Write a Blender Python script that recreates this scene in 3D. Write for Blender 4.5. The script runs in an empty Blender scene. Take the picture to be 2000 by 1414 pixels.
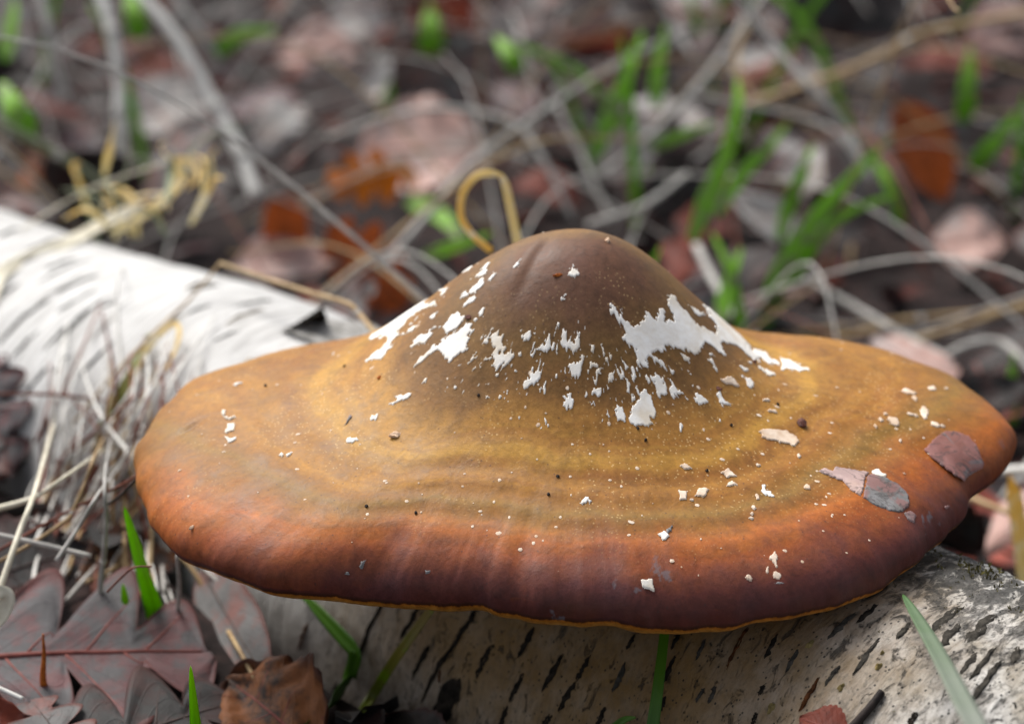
import bpy, math, random
import numpy as np
from mathutils import Vector, Matrix

random.seed(7)
RNG = np.random.default_rng(11)
CM = 0.01                                   # everything below is measured in centimetres
SC = bpy.context.scene
COL = SC.collection

# ------------------------------------------------------------------ camera
FPX, PITCH, ZT, DIST = 4000.0, math.radians(20), 12.0, 40.0
RIGHT = np.array([1.0, 0, 0])
UPV = np.array([0, math.sin(PITCH), math.cos(PITCH)])
FWD = np.array([0, math.cos(PITCH), -math.sin(PITCH)])
TARGET = np.array([0, 0, ZT])
CAM = TARGET - DIST * FWD
cam_data = bpy.data.cameras.new('camera')
cam = bpy.data.objects.new('camera', cam_data)
COL.objects.link(cam)
cam.location = Vector(CAM * CM)
cam.rotation_euler = (math.pi / 2 - PITCH, 0, 0)
cam_data.sensor_width = 36.0
cam_data.sensor_fit = 'HORIZONTAL'
cam_data.lens = 36.0 * FPX / 2000.0
cam_data.clip_start = 0.005
cam_data.clip_end = 200.0
cam_data.dof.use_dof = True
cam_data.dof.focus_distance = 0.372
cam_data.dof.aperture_fstop = 12.0
cam_data.dof.aperture_blades = 9
SC.camera = cam

# ------------------------------------------------------------------ light
SUN_DIR = np.array([-0.45, 0.52, 1.0])
SUN_DIR /= np.linalg.norm(SUN_DIR)
world = bpy.data.worlds.new('World')
SC.world = world
world.use_nodes = True
wn, wl = world.node_tree.nodes, world.node_tree.links
wn.clear()
sky = wn.new('ShaderNodeTexSky')
sky.sky_type = 'NISHITA'
sky.sun_disc = False
sky.sun_elevation = math.asin(SUN_DIR[2])
sky.sun_rotation = math.atan2(SUN_DIR[0], SUN_DIR[1])
sky.air_density, sky.dust_density, sky.ozone_density = 1.0, 4.0, 1.0
hsv = wn.new('ShaderNodeHueSaturation')
hsv.inputs['Saturation'].default_value = 0.35
bg = wn.new('ShaderNodeBackground')
bg.inputs['Strength'].default_value = 0.115
wo = wn.new('ShaderNodeOutputWorld')
wl.new(sky.outputs[0], hsv.inputs['Color'])
wl.new(hsv.outputs[0], bg.inputs[0])
wl.new(bg.outputs[0], wo.inputs[0])
sun_data = bpy.data.lights.new('sun', 'SUN')
sun_data.energy = 2.6
sun_data.angle = math.radians(28)
sun_data.color = (1.0, 0.96, 0.9)
sun = bpy.data.objects.new('sun', sun_data)
COL.objects.link(sun)
sun.rotation_euler = Vector(-SUN_DIR).to_track_quat('-Z', 'Y').to_euler()
SC.view_settings.view_transform = 'Standard'
SC.view_settings.look = 'None'
SC.view_settings.gamma = 1.0
SC.view_settings.use_curve_mapping = False
SC.view_settings.exposure = 0.5


# ------------------------------------------------------------------ helpers: picture rays
def ray(px, py):
    return RIGHT * (px - 1000) / FPX + UPV * (707 - py) / FPX + FWD


def proj(P):
    q = P - CAM
    z = q @ FWD
    return 1000 + FPX * (q @ RIGHT) / z, 707 - FPX * (q @ UPV) / z


def at(px, py, y):
    d = ray(px, py)
    return CAM + d * ((y - CAM[1]) / d[1])


# ------------------------------------------------------------------ helpers: noise
_perm = np.random.default_rng(3).permutation(4096)
_ga = np.random.default_rng(4).uniform(0, 2 * np.pi, 4096)
_gx, _gy = np.cos(_ga), np.sin(_ga)


def gnoise(x, y, seed=0):
    x = np.asarray(x, float) + seed * 17.31
    y = np.asarray(y, float) + seed * 9.73
    xi, yi = np.floor(x).astype(int), np.floor(y).astype(int)
    fx, fy = x - xi, y - yi
    u, v = fx * fx * fx * (fx * (fx * 6 - 15) + 10), fy * fy * fy * (fy * (fy * 6 - 15) + 10)

    def g(ix, iy, dx, dy):
        h = _perm[(_perm[ix & 4095] + iy) & 4095]
        return _gx[h] * dx + _gy[h] * dy
    a = g(xi, yi, fx, fy)
    b = g(xi + 1, yi, fx - 1, fy)
    c = g(xi, yi + 1, fx, fy - 1)
    d = g(xi + 1, yi + 1, fx - 1, fy - 1)
    return 1.4 * ((a + (b - a) * u) * (1 - v) + (c + (d - c) * u) * v)


def fbm(x, y, seed=0, octs=4):
    s, a = 0, 1.0
    for k in range(octs):
        s = s + a * gnoise(np.asarray(x) * 2 ** k, np.asarray(y) * 2 ** k, seed + k * 3)
        a *= 0.5
    return s / 1.6


def sstep(a, b, x):
    t = np.clip((np.asarray(x, float) - a) / (b - a), 0, 1)
    return t * t * (3 - 2 * t)


# ------------------------------------------------------------------ helpers: objects
def mesh_obj(name, verts, faces, mat, parent=None, origin=None, smooth=True, attrs=None):
    """verts in world cm; origin (world cm) becomes the object's location."""
    v = np.asarray(verts, float)
    o = np.zeros(3) if origin is None else np.asarray(origin, float)
    me = bpy.data.meshes.new(name)
    me.from_pydata(((v - o) * CM).tolist(), [], faces if isinstance(faces, list) else faces.tolist())
    if smooth:
        me.polygons.foreach_set('use_smooth', np.ones(len(me.polygons), bool))
    for k, a in (attrs or {}).items():
        a = np.asarray(a, float)
        if a.ndim == 1:
            at_ = me.attributes.new(k, 'FLOAT', 'POINT')
            at_.data.foreach_set('value', a)
        else:
            at_ = me.attributes.new(k, 'FLOAT_VECTOR', 'POINT')
            at_.data.foreach_set('vector', a.ravel())
    me.materials.append(mat)
    ob = bpy.data.objects.new(name, me)
    COL.objects.link(ob)
    if parent is not None:
        ob.parent = parent
        po = parent_origin(parent)
        ob.location = Vector((o - po) * CM)
    else:
        ob.location = Vector(o * CM)
    ob['_o'] = [float(t) for t in o]
    return ob


def parent_origin(p):
    return np.array(p['_o'])


def thing(name, label, cat, origin, group=None):
    e = bpy.data.objects.new(name, None)
    COL.objects.link(e)
    e.empty_display_size = 0.01
    e.location = Vector(np.asarray(origin, float) * CM)
    e['_o'] = [float(t) for t in origin]
    return tag(e, label, cat, group)


def tag(o, label, cat, group=None, kind=None):
    o['label'] = label
    o['category'] = cat
    if group:
        o['group'] = group
    if kind:
        o['kind'] = kind
    return o


def grid_faces(nu, nv, wrap_v=False):
    f = []
    for i in range(nu - 1):
        for j in range(nv if wrap_v else nv - 1):
            k = (j + 1) % nv
            f.append((i * nv + j, i * nv + k, (i + 1) * nv + k, (i + 1) * nv + j))
    return f


def spline(pts, n):
    """Catmull-Rom through pts, n samples."""
    p = np.asarray(pts, float)
    if len(p) == 2:
        t = np.linspace(0, 1, n)[:, None]
        return p[0] * (1 - t) + p[1] * t
    q = np.vstack([2 * p[0] - p[1], p, 2 * p[-1] - p[-2]])
    out = []
    m = len(p) - 1
    for k in range(n):
        x = k / (n - 1) * m
        i = min(int(x), m - 1)
        t = x - i
        a, b, c, d = q[i], q[i + 1], q[i + 2], q[i + 3]
        out.append(0.5 * (2 * b + (c - a) * t + (2 * a - 5 * b + 4 * c - d) * t * t + (3 * b - a - 3 * c + d) * t ** 3))
    return np.array(out)


def frames(c, hint=None):
    t = np.gradient(c, axis=0)
    t /= np.linalg.norm(t, axis=1)[:, None] + 1e-9
    h = np.array([0.0, -0.75, 0.66]) if hint is None else np.asarray(hint, float)
    s = np.cross(t, h)
    s /= np.linalg.norm(s, axis=1)[:, None] + 1e-9
    n = np.cross(s, t)
    return t, s, n


def tube_geo(pts, r0, r1, n=18, k=6, nodes=()):
    c = spline(pts, n)
    t, s, nn = frames(c)
    u = np.linspace(0, 1, n)
    r = r0 + (r1 - r0) * u
    for q in nodes:
        r = r * (1 + 0.35 * np.exp(-((u - q) / 0.018) ** 2))
    a = np.linspace(0, 2 * np.pi, k, endpoint=False)
    v = c[:, None, :] + r[:, None, None] * (np.cos(a)[None, :, None] * s[:, None, :] + np.sin(a)[None, :, None] * nn[:, None, :])
    f = grid_faces(n, k, True)
    v = v.reshape(-1, 3)
    f.append(tuple(range(k))[::-1])
    f.append(tuple(range((n - 1) * k, n * k)))
    return v, f, np.repeat(u, k)


def blade_geo(pts, w0, n=20, hint=None, fold=0.35, prof=None, twist=0.0):
    """grass blade: V-folded strip, 5 vertices across, with a back skin for thickness."""
    c = spline(pts, n)
    t, s, nn = frames(c, hint)
    u = np.linspace(0, 1, n)
    w = w0 * 0.5 * (prof(u) if prof else np.minimum(1, 0.45 + 2.2 * u) * np.clip(1 - u, 0, 1) ** 0.55 + 0.015)
    if twist:
        ang = twist * u
        s, nn = s * np.cos(ang)[:, None] + nn * np.sin(ang)[:, None], nn * np.cos(ang)[:, None] - s * np.sin(ang)[:, None]
    X = np.array([-1, -0.5, 0, 0.5, 1])
    front = c[:, None, :] + w[:, None, None] * (X[None, :, None] * s[:, None, :] + fold * np.abs(X)[None, :, None] * nn[:, None, :])
    back = front - nn[:, None, :] * (0.012 + 0.02 * w[:, None, None])
    ring = np.concatenate([front, back[:, ::-1, :]], axis=1)
    k = 10
    f = grid_faces(n, k, True)
    f.append(tuple(range(k))[::-1])
    f.append(tuple(range((n - 1) * k, n * k)))
    return ring.reshape(-1, 3), f, np.repeat(u, k)


# ------------------------------------------------------------------ helpers: materials
def lin(c):
    return tuple(((x / 255 / 12.92) if x / 255 <= 0.04045 else ((x / 255 + 0.055) / 1.055) ** 2.4) for x in c) + (1.0,)


class NT:
    def __init__(self, name, rough=0.6, spec=0.3):
        self.m = bpy.data.materials.new(name)
        self.m.use_nodes = True
        self.n, self.l = self.m.node_tree.nodes, self.m.node_tree.links
        self.b = self.n['Principled BSDF']
        self.b.inputs['Roughness'].default_value = rough
        self.b.inputs['Specular IOR Level'].default_value = spec
        self._oc = None

    def node(self, t, **kw):
        x = self.n.new(t)
        for k, v in kw.items():
            setattr(x, k, v)
        return x

    def objc(self):
        if self._oc is None:
            tc = self.node('ShaderNodeTexCoord')
            mp = self.node('ShaderNodeMapping')
            mp.inputs['Scale'].default_value = (100, 100, 100)
            self.l.new(tc.outputs['Object'], mp.inputs[0])
            self._oc = mp.outputs[0]
        return self._oc

    def attr(self, name, out='Fac'):
        return self.node('ShaderNodeAttribute', attribute_name=name).outputs[out]

    def mapped(self, src, scale):
        mp = self.node('ShaderNodeMapping')
        mp.inputs['Scale'].default_value = scale
        self.l.new(src, mp.inputs[0])
        return mp.outputs[0]

    def noise(self, scale, detail=4, rough=0.55, src=None, dist=0.0):
        x = self.node('ShaderNodeTexNoise')
        x.inputs['Scale'].default_value = scale
        x.inputs['Detail'].default_value = detail
        x.inputs['Roughness'].default_value = rough
        x.inputs['Distortion'].default_value = dist
        self.l.new(src if src is not None else self.objc(), x.inputs['Vector'])
        return x.outputs['Fac']

    def voro(self, scale, src=None, feature='F1'):
        x = self.node('ShaderNodeTexVoronoi', feature=feature)
        x.inputs['Scale'].default_value = scale
        self.l.new(src if src is not None else self.objc(), x.inputs['Vector'])
        return x.outputs['Distance']

    def ramp(self, src, stops, interp='LINEAR'):
        x = self.node('ShaderNodeValToRGB')
        cr = x.color_ramp
        cr.interpolation = interp
        while len(cr.elements) < len(stops):
            cr.elements.new(0.5)
        for e, (p, c) in zip(cr.elements, stops):
            e.position = p
            e.color = c if isinstance(c, tuple) else (c, c, c, 1)
        self.l.new(src, x.inputs[0])
        return x.outputs[0]

    def mix(self, fac, a, b, mode='MIX'):
        x = self.node('ShaderNodeMix', data_type='RGBA', blend_type=mode)
        for s, v in ((x.inputs[0], fac), (x.inputs[6], a), (x.inputs[7], b)):
            if isinstance(v, bpy.types.NodeSocket):
                self.l.new(v, s)
            elif isinstance(v, tuple):
                s.default_value = v
            else:
                s.default_value = v if s == x.inputs[0] else (v, v, v, 1)
        return x.outputs[2]

    def math(self, op, a, b=0.0, clamp=False):
        x = self.node('ShaderNodeMath', operation=op, use_clamp=clamp)
        for s, v in ((x.inputs[0], a), (x.inputs[1], b)):
            if isinstance(v, bpy.types.NodeSocket):
                self.l.new(v, s)
            else:
                s.default_value = v
        return x.outputs[0]

    def color(self, c):
        self.l.new(c, self.b.inputs['Base Color']) if isinstance(c, bpy.types.NodeSocket) else setattr(self.b.inputs['Base Color'], 'default_value', c)

    def rough(self, c):
        self.l.new(c, self.b.inputs['Roughness'])

    def bump(self, h, strength=0.3, dist=0.02):
        x = self.node('ShaderNodeBump')
        x.inputs['Strength'].default_value = strength
        x.inputs['Distance'].default_value = dist * CM
        self.l.new(h, x.inputs['Height'])
        self.l.new(x.outputs[0], self.b.inputs['Normal'])


def rnd_info(M):
    return M.node('ShaderNodeObjectInfo').outputs['Random']


# ================================================================== terrain and log, as shapes
AZ = math.radians(43.4)
LD = np.array([-math.sin(AZ), math.cos(AZ), 0.0])           # along the log, away from the camera
LS = np.array([-math.cos(AZ), -math.sin(AZ), 0.0])          # sideways, to the front left
LR, LA = 5.0, np.array([4.37, 0.0, ZT - 8.06])


def log_r(s, ang):
    r = LR * (1 - 0.0012 * np.clip(s, 0, 80))
    r = r + 0.55 * np.exp(-((s - 17.0) / 5.5) ** 2) * np.clip(np.cos(ang), 0, 1)
    r = r + 0.10 * gnoise(s * 0.13, ang * 1.3, 5) + 0.05 * gnoise(s * 0.5, ang * 3, 6)
    return r


def log_pt(s, ang, off=0.0):
    s, ang = np.asarray(s, float), np.asarray(ang, float)
    r = log_r(s, ang) + off
    bend = 0.25 * np.sin(s * 0.06)
    c = LA + s[..., None] * LD + bend[..., None] * LS
    return c + r[..., None] * (np.cos(ang)[..., None] * np.array([0, 0, 1.0]) + np.sin(ang)[..., None] * LS)


def log_sd(P):
    q = P - LA
    s = q @ LD
    a = q @ LS - 0.25 * np.sin(s * 0.06)
    ang = np.arctan2(a, q[..., 2])
    d = np.hypot(a, q[..., 2]) - log_r(s, ang)
    return np.where((s > -26) & (s < 75), d, 50), s, ang


def ground_z(x, y):
    x, y = np.asarray(x, float), np.asarray(y, float)
    side = (x - LA[0]) * LS[0] + (y - LA[1]) * LS[1]
    near = np.exp(-(np.hypot(x, y) / 120) ** 4)
    z = 1.0 + near * 4.2 * sstep(2.5, 6.5, side) * (1 - 0.35 * sstep(12, 40, side))
    z = z + 0.8 * fbm(x * 0.05, y * 0.05, 21, 3) + 0.35 * fbm(x * 0.25, y * 0.25, 22, 3)
    far = np.hypot(x, y)
    return z + sstep(150, 900, far) * 25 * (0.5 + fbm(x * 0.002, y * 0.002, 23, 2))


_T = np.arange(22, 260, 0.05)


def scene_hit(px, py, off=0.0):
    d = ray(px, py)
    P = CAM + _T[:, None] * d
    sd = np.minimum(P[:, 2] - ground_z(P[:, 0], P[:, 1]), log_sd(P)[0])
    k = np.argmax(sd < 0) if (sd < 0).any() else len(_T) - 1
    return P[k] - d * off


def log_hit(px, py):
    d = ray(px, py)
    P = CAM + _T[:, None] * d
    sd, s, a = log_sd(P)
    if not (sd < 0).any():
        return None
    k = np.argmax(sd < 0)
    return s[k], a[k]


# ================================================================== materials
def mat_soil():
    M = NT('dark_humus', 0.85, 0.2)
    n = M.noise(0.9, 6, 0.65)
    c = M.ramp(n, [(0.3, lin((18, 15, 15))), (0.5, lin((40, 31, 30))), (0.62, lin((66, 48, 45))), (0.75, lin((80, 76, 74)))])
    M.color(c)
    M.bump(M.noise(3.0, 8, 0.7), 0.9, 0.3)
    return M.m


def mat_bark():
    M = NT('birch_bark', 0.62, 0.28)
    bk = M.attr('bk', 'Vector')
    dirt = M.attr('dirt')
    stain_shade = M.attr('stain_shade')
    streak = M.noise(1.0, 6, 0.6, M.mapped(bk, (4.5, 0.55, 1)), 0.4)
    base = M.ramp(streak, [(0.30, (0.36, 0.355, 0.345, 1)), (0.44, (0.52, 0.515, 0.505, 1)), (0.58, (0.64, 0.638, 0.63, 1)), (0.72, (0.72, 0.72, 0.71, 1))])
    old = M.ramp(M.noise(1.6, 7, 0.68, M.mapped(bk, (1.5, 0.8, 1)), 0.6), [(0.28, lin((86, 84, 80))), (0.45, lin((176, 174, 170))), (0.62, lin((222, 221, 217)))])
    c = M.mix(M.math('MULTIPLY', dirt, 0.85), base, old)
    # dull olive and ochre film on the old bark
    film = M.ramp(M.noise(0.55, 5, 0.6, bk, 0.5), [(0.42, 0.0), (0.62, 1.0)])
    filmc = M.mix(M.noise(1.3, 3, 0.5, bk), lin((118, 108, 70)), lin((140, 120, 92)))
    c = M.mix(M.math('MULTIPLY', M.math('MULTIPLY', film, dirt), 0.45), c, filmc)
    st = M.math('MULTIPLY', stain_shade, M.ramp(M.noise(0.8, 5, 0.6, bk), [(0.3, 0.82), (0.6, 1.0)]))  # brown mix: bark stain plus under-cap shade put into the colour
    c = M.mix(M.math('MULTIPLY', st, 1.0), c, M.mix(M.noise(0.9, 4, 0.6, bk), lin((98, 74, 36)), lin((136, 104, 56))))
    # black crusty patches and pepper
    crust_n = M.noise(2.3, 9, 0.74, M.mapped(bk, (1.5, 0.8, 1)), 0.7)
    crust = M.ramp(crust_n, [(0.57, 0.0), (0.63, 1.0)])
    topd = M.attr('crust')
    crust2 = M.ramp(M.math('ADD', crust_n, M.math('MULTIPLY', topd, 0.12)), [(0.56, 0.0), (0.62, 1.0)])
    cf = M.math('ADD', M.math('MULTIPLY', M.math('MULTIPLY', crust, dirt), 0.8), M.math('MULTIPLY', crust2, topd), True)
    pep = M.math('LESS_THAN', M.voro(7.5, M.mapped(bk, (1, 0.8, 1))), 0.16)
    pmask = M.ramp(M.noise(1.1, 3, 0.5, bk), [(0.36, 0.0), (0.46, 1.0)])
    pf = M.math('MULTIPLY', M.math('MULTIPLY', pep, dirt), pmask)
    fine = M.ramp(M.noise(9.0, 6, 0.75, M.mapped(bk, (1, 0.5, 1))), [(0.50, 0.0), (0.60, 1.0)])
    ff = M.math('MULTIPLY', M.math('MULTIPLY', fine, M.math('SUBTRACT', dirt, M.math('MULTIPLY', stain_shade, 0.55), True)), 0.7)
    c = M.mix(ff, c, lin((62, 60, 52)))
    c = M.mix(M.math('MULTIPLY', cf, 0.88), c, lin((34, 33, 31)))
    c = M.mix(M.math('MULTIPLY', pf, 0.9), c, lin((24, 23, 22)))
    M.color(c)
    h = M.math('ADD', M.math('MULTIPLY', streak, 0.6), M.math('MULTIPLY', M.noise(5.0, 8, 0.7, M.mapped(bk, (1.6, 0.6, 1))), 0.5))
    h = M.math('ADD', h, M.math('MULTIPLY', cf, 0.5))
    M.bump(h, 0.8, 0.11)
    return M.m


def add_transl(M, c, f):
    tr = M.node('ShaderNodeBsdfTranslucent')
    M.l.new(c, tr.inputs[0])
    mx = M.node('ShaderNodeMixShader')
    mx.inputs[0].default_value = f
    M.l.new(M.b.outputs[0], mx.inputs[1])
    M.l.new(tr.outputs[0], mx.inputs[2])
    M.l.new(mx.outputs[0], M.n['Material Output'].inputs[0])


def mat_simple(name, c0, c1, scale=3.0, rough=0.7, spec=0.25, bump=0.4, bd=0.05, lo=0.35, hi=0.65, vary=0.0, transl=0.0):
    M = NT(name, rough, spec)
    n = M.noise(scale, 6, 0.65)
    c = M.ramp(n, [(lo, lin(c0)), (hi, lin(c1))])
    if vary:
        h = M.node('ShaderNodeHueSaturation')
        M.l.new(M.math('ADD', M.math('MULTIPLY', rnd_info(M), 2 * vary), 1 - vary), h.inputs['Value'])
        M.l.new(c, h.inputs['Color'])
        c = h.outputs[0]
    M.color(c)
    M.bump(n, bump, bd)
    if transl:
        add_transl(M, c, transl)
    return M.m


def mat_cap():
    M = NT('bracket_skin', 0.5, 0.27)
    q = M.attr('q')
    pp = M.attr('pp', 'Vector')            # plan position on the cap, cm
    warp = M.math('MULTIPLY', M.math('SUBTRACT', M.noise(0.33, 4, 0.55, pp), 0.5), 0.11)
    warp2 = M.math('MULTIPLY', M.math('SUBTRACT', M.noise(1.3, 7, 0.68, pp), 0.5), 0.10)
    edge_n = M.math('MULTIPLY', M.math('SUBTRACT', M.noise(4.5, 5, 0.65, pp), 0.5), 0.22)
    edge_w = M.math('MULTIPLY', edge_n, M.math('GREATER_THAN', q, 0.99))
    qq = M.math('ADD', M.math('ADD', q, edge_w), M.math('ADD', warp, warp2))
    x = M.math('MULTIPLY', qq, 0.5)
    S = [(0.00, (100, 66, 52)), (0.07, (102, 70, 50)), (0.12, (124, 92, 50)), (0.155, (120, 86, 46)), (0.18, (134, 96, 50)), (0.215, (178, 130, 60)), (0.25, (174, 128, 54)),
         (0.275, (182, 136, 54)), (0.293, (146, 100, 38)), (0.315, (170, 120, 46)), (0.335, (150, 102, 40)), (0.36, (138, 102, 42)), (0.382, (152, 100, 38)),
         (0.408, (178, 100, 36)), (0.43, (154, 80, 32)), (0.455, (122, 60, 34)), (0.48, (94, 46, 40)), (0.51, (74, 38, 33)), (0.545, (62, 32, 18)),
         (0.565, (186, 114, 38)), (0.64, (218, 158, 70)), (1.0, (225, 200, 160))]
    c = M.ramp(x, [(p, lin(col)) for p, col in S])
    # growth zones: thin rings of darker olive
    rings = M.noise(1.0, 4, 0.6, None, 0.0)
    cmb = M.node('ShaderNodeCombineXYZ')
    M.l.new(M.math('MULTIPLY', M.math('ADD', q, M.math('MULTIPLY', warp, 1.0)), 17.0), cmb.inputs[0])
    M.l.new(M.math('MULTIPLY', M.noise(0.2, 2, 0.5, pp), 1.6), cmb.inputs[1])
    ring = M.ramp(M.noise(1.3, 3, 0.6, cmb.outputs[0]), [(0.40, 0.0), (0.62, 1.0)])
    rf = M.math('MULTIPLY', ring, M.ramp(x, [(0.12, 0.0), (0.24, 1.0), (0.42, 1.0), (0.46, 0.2)]))
    c = M.mix(M.math('MULTIPLY', rf, 0.5), c, M.mix(M.noise(0.25, 2, 0.5, pp), lin((116, 88, 38)), lin((150, 80, 36))))
    # blotches of mauve on the margin, russet in the middle
    bl = M.ramp(M.noise(0.75, 6, 0.65, pp, 0.3), [(0.46, 0.0), (0.66, 1.0)])
    bf = M.math('MULTIPLY', bl, M.ramp(x, [(0.36, 0.15), (0.43, 1.0), (0.53, 0.9), (0.56, 0.0)]))
    c = M.mix(M.math('MULTIPLY', bf, 0.5), c, lin((86, 54, 58)))
    # mottled fine grain
    g = M.noise(9.0, 6, 0.7, pp)
    c = M.mix(0.55, c, M.ramp(g, [(0.3, 0.55), (0.5, 0.98), (0.72, 1.35)]), 'MULTIPLY')
    g2 = M.noise(2.2, 7, 0.72, pp, 0.4)
    c = M.mix(0.6, c, M.ramp(g2, [(0.3, 0.5), (0.5, 1.0), (0.72, 1.3)]), 'MULTIPLY')
    # fibres that run from the knob to the rim
    sep = M.node('ShaderNodeSeparateXYZ')
    M.l.new(pp, sep.inputs[0])
    ph = M.math('ARCTAN2', M.math('SUBTRACT', sep.outputs[1], 0.6), sep.outputs[0])
    cf = M.node('ShaderNodeCombineXYZ')
    M.l.new(M.math('MULTIPLY', ph, 34.0), cf.inputs[0])
    M.l.new(M.math('MULTIPLY', q, 6.0), cf.inputs[1])
    fib = M.noise(1.0, 6, 0.65, cf.outputs[0], 0.3)
    c = M.mix(0.22, c, M.ramp(fib, [(0.3, 0.72), (0.5, 1.0), (0.7, 1.2)]), 'MULTIPLY')
    # pale goose-pimple grains in the golden zone, dark specks on the margin
    dots = M.math('LESS_THAN', M.voro(11.0, pp), 0.2)
    df = M.math('MULTIPLY', dots, M.ramp(M.noise(0.5, 3, 0.5, pp), [(0.45, 0.0), (0.6, 1.0)]))
    df = M.math('MULTIPLY', df, M.ramp(x, [(0.0, 0.7), (0.3, 1.0), (0.42, 0.3), (0.46, 0.0)]))
    c = M.mix(M.math('MULTIPLY', df, 0.5), c, lin((232, 196, 138)))
    sp = M.math('LESS_THAN', M.voro(5.0, pp), 0.09)
    c = M.mix(M.math('MULTIPLY', sp, 0.55), c, lin((70, 48, 44)))
    # slate scuffs on the margin
    sc = M.ramp(M.noise(1.4, 5, 0.55, M.mapped(pp, (1.0, 0.8, 1)), 0.2), [(0.66, 0.0), (0.69, 1.0)])
    c = M.mix(M.math('MULTIPLY', M.math('MULTIPLY', sc, M.ramp(x, [(0.42, 0.0), (0.46, 1.0), (0.54, 1.0), (0.56, 0.0)])), 0.7), c, lin((104, 100, 106)))
    M.color(c)
    M.rough(M.ramp(g2, [(0.3, 0.42), (0.7, 0.62)]))
    h = M.math('ADD', M.math('MULTIPLY', g, 0.5), M.math('MULTIPLY', g2, 0.9))
    h = M.math('ADD', M.math('ADD', h, M.math('MULTIPLY', df, 0.4)), M.math('MULTIPLY', fib, 0.15))
    M.bump(h, 0.45, 0.035)
    return M.m


def mat_flesh(name, c0, c1, c2=None):
    M = NT(name, 0.75, 0.2)
    pp = M.attr('pp', 'Vector')
    n = M.noise(4.0, 6, 0.65, pp)
    c = M.ramp(n, [(0.3, lin(c0)), (0.62, lin(c1))])
    c = M.mix(M.ramp(M.noise(1.1, 5, 0.6, pp), [(0.48, 0.0), (0.66, 0.6)]), c, lin(tuple(int(t * f) for t, f in zip(c0, (0.93, 0.88, 0.80)))))
    if c2:
        w = M.noise(0.8, 6, 0.6, pp, 1.2)
        f = M.ramp(w, [(0.47, 0.0), (0.53, 1.0)])
        c = M.mix(M.math('MULTIPLY', f, 0.75), c, lin(c2))
        ln = M.ramp(M.noise(1.1, 7, 0.6, M.mapped(pp, (1, 1.7, 1)), 1.5), [(0.475, 0.0), (0.5, 1.0), (0.525, 0.0)])
        c = M.mix(M.math('MULTIPLY', ln, 0.8), c, lin((80, 76, 76)))
    M.color(c)
    M.bump(n, 0.35, 0.03)
    return M.m


def mat_leaf(name, grey, tint, edge=None, bal=0.5, rough=0.6, spec=0.3, transl=0.0):
    """dead leaf: grey skin blotched with a second colour, veins in relief."""
    M = NT(name, rough, spec)
    lf = M.attr('lf', 'Vector')            # (along, across, edge) in leaf space
    n = M.noise(1.1, 6, 0.62)
    n2 = M.noise(6.0, 6, 0.75)
    f = M.ramp(M.math('ADD', M.math('MULTIPLY', n, 0.75), M.math('MULTIPLY', n2, 0.25)), [(0.5 - 0.06 + (0.5 - bal) * 0.4, 0.0), (0.5 + 0.05 + (0.5 - bal) * 0.4, 1.0)])
    g = M.mix(M.noise(2.0, 4, 0.6), lin(tuple(int(x * 0.72) for x in grey)), lin(grey))
    t = M.mix(M.noise(2.6, 4, 0.6), lin(tuple(int(x * 0.78) for x in tint)), lin(tint))
    c = M.mix(f, g, t)
    c = M.mix(M.ramp(n2, [(0.55, 0.0), (0.7, 0.55)]), c, lin(tuple(int(x * 0.4) for x in grey)))
    sep = M.node('ShaderNodeSeparateXYZ')
    M.l.new(lf, sep.inputs[0])
    if edge:
        c = M.mix(M.ramp(sep.outputs[2], [(0.80, 0.0), (0.97, 0.85)]), c, lin(edge))
    M.color(c)
    vein = M.math('ABSOLUTE', M.math('SINE', M.math('MULTIPLY', M.math('SUBTRACT', sep.outputs[0], M.math('MULTIPLY', M.math('ABSOLUTE', sep.outputs[1]), 0.35)), 26.0)))
    vh = M.ramp(vein, [(0.0, 1.0), (0.18, 0.0)])
    M.bump(M.math('ADD', M.math('MULTIPLY', vh, 0.5), n2), 0.5, 0.05)
    if transl:
        add_transl(M, c, transl)
    return M.m


def mat_blade(name, base, tip, spot=None, transl=0.25):
    M = NT(name, 0.42, 0.4)
    u = M.attr('u')
    c = M.ramp(M.math('ADD', u, M.math('MULTIPLY', M.math('SUBTRACT', M.noise(1.2, 4, 0.6), 0.5), 0.5)), [(0.0, lin(base)), (1.0, lin(tip))])
    if spot:
        c = M.mix(M.ramp(M.noise(1.8, 5, 0.6), [(0.52, 0.0), (0.6, 0.9)]), c, lin(spot))
    M.color(c)
    M.bump(M.noise(6.0, 5, 0.6), 0.3, 0.03)
    if transl:
        add_transl(M, c, transl)
    return M.m


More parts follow.
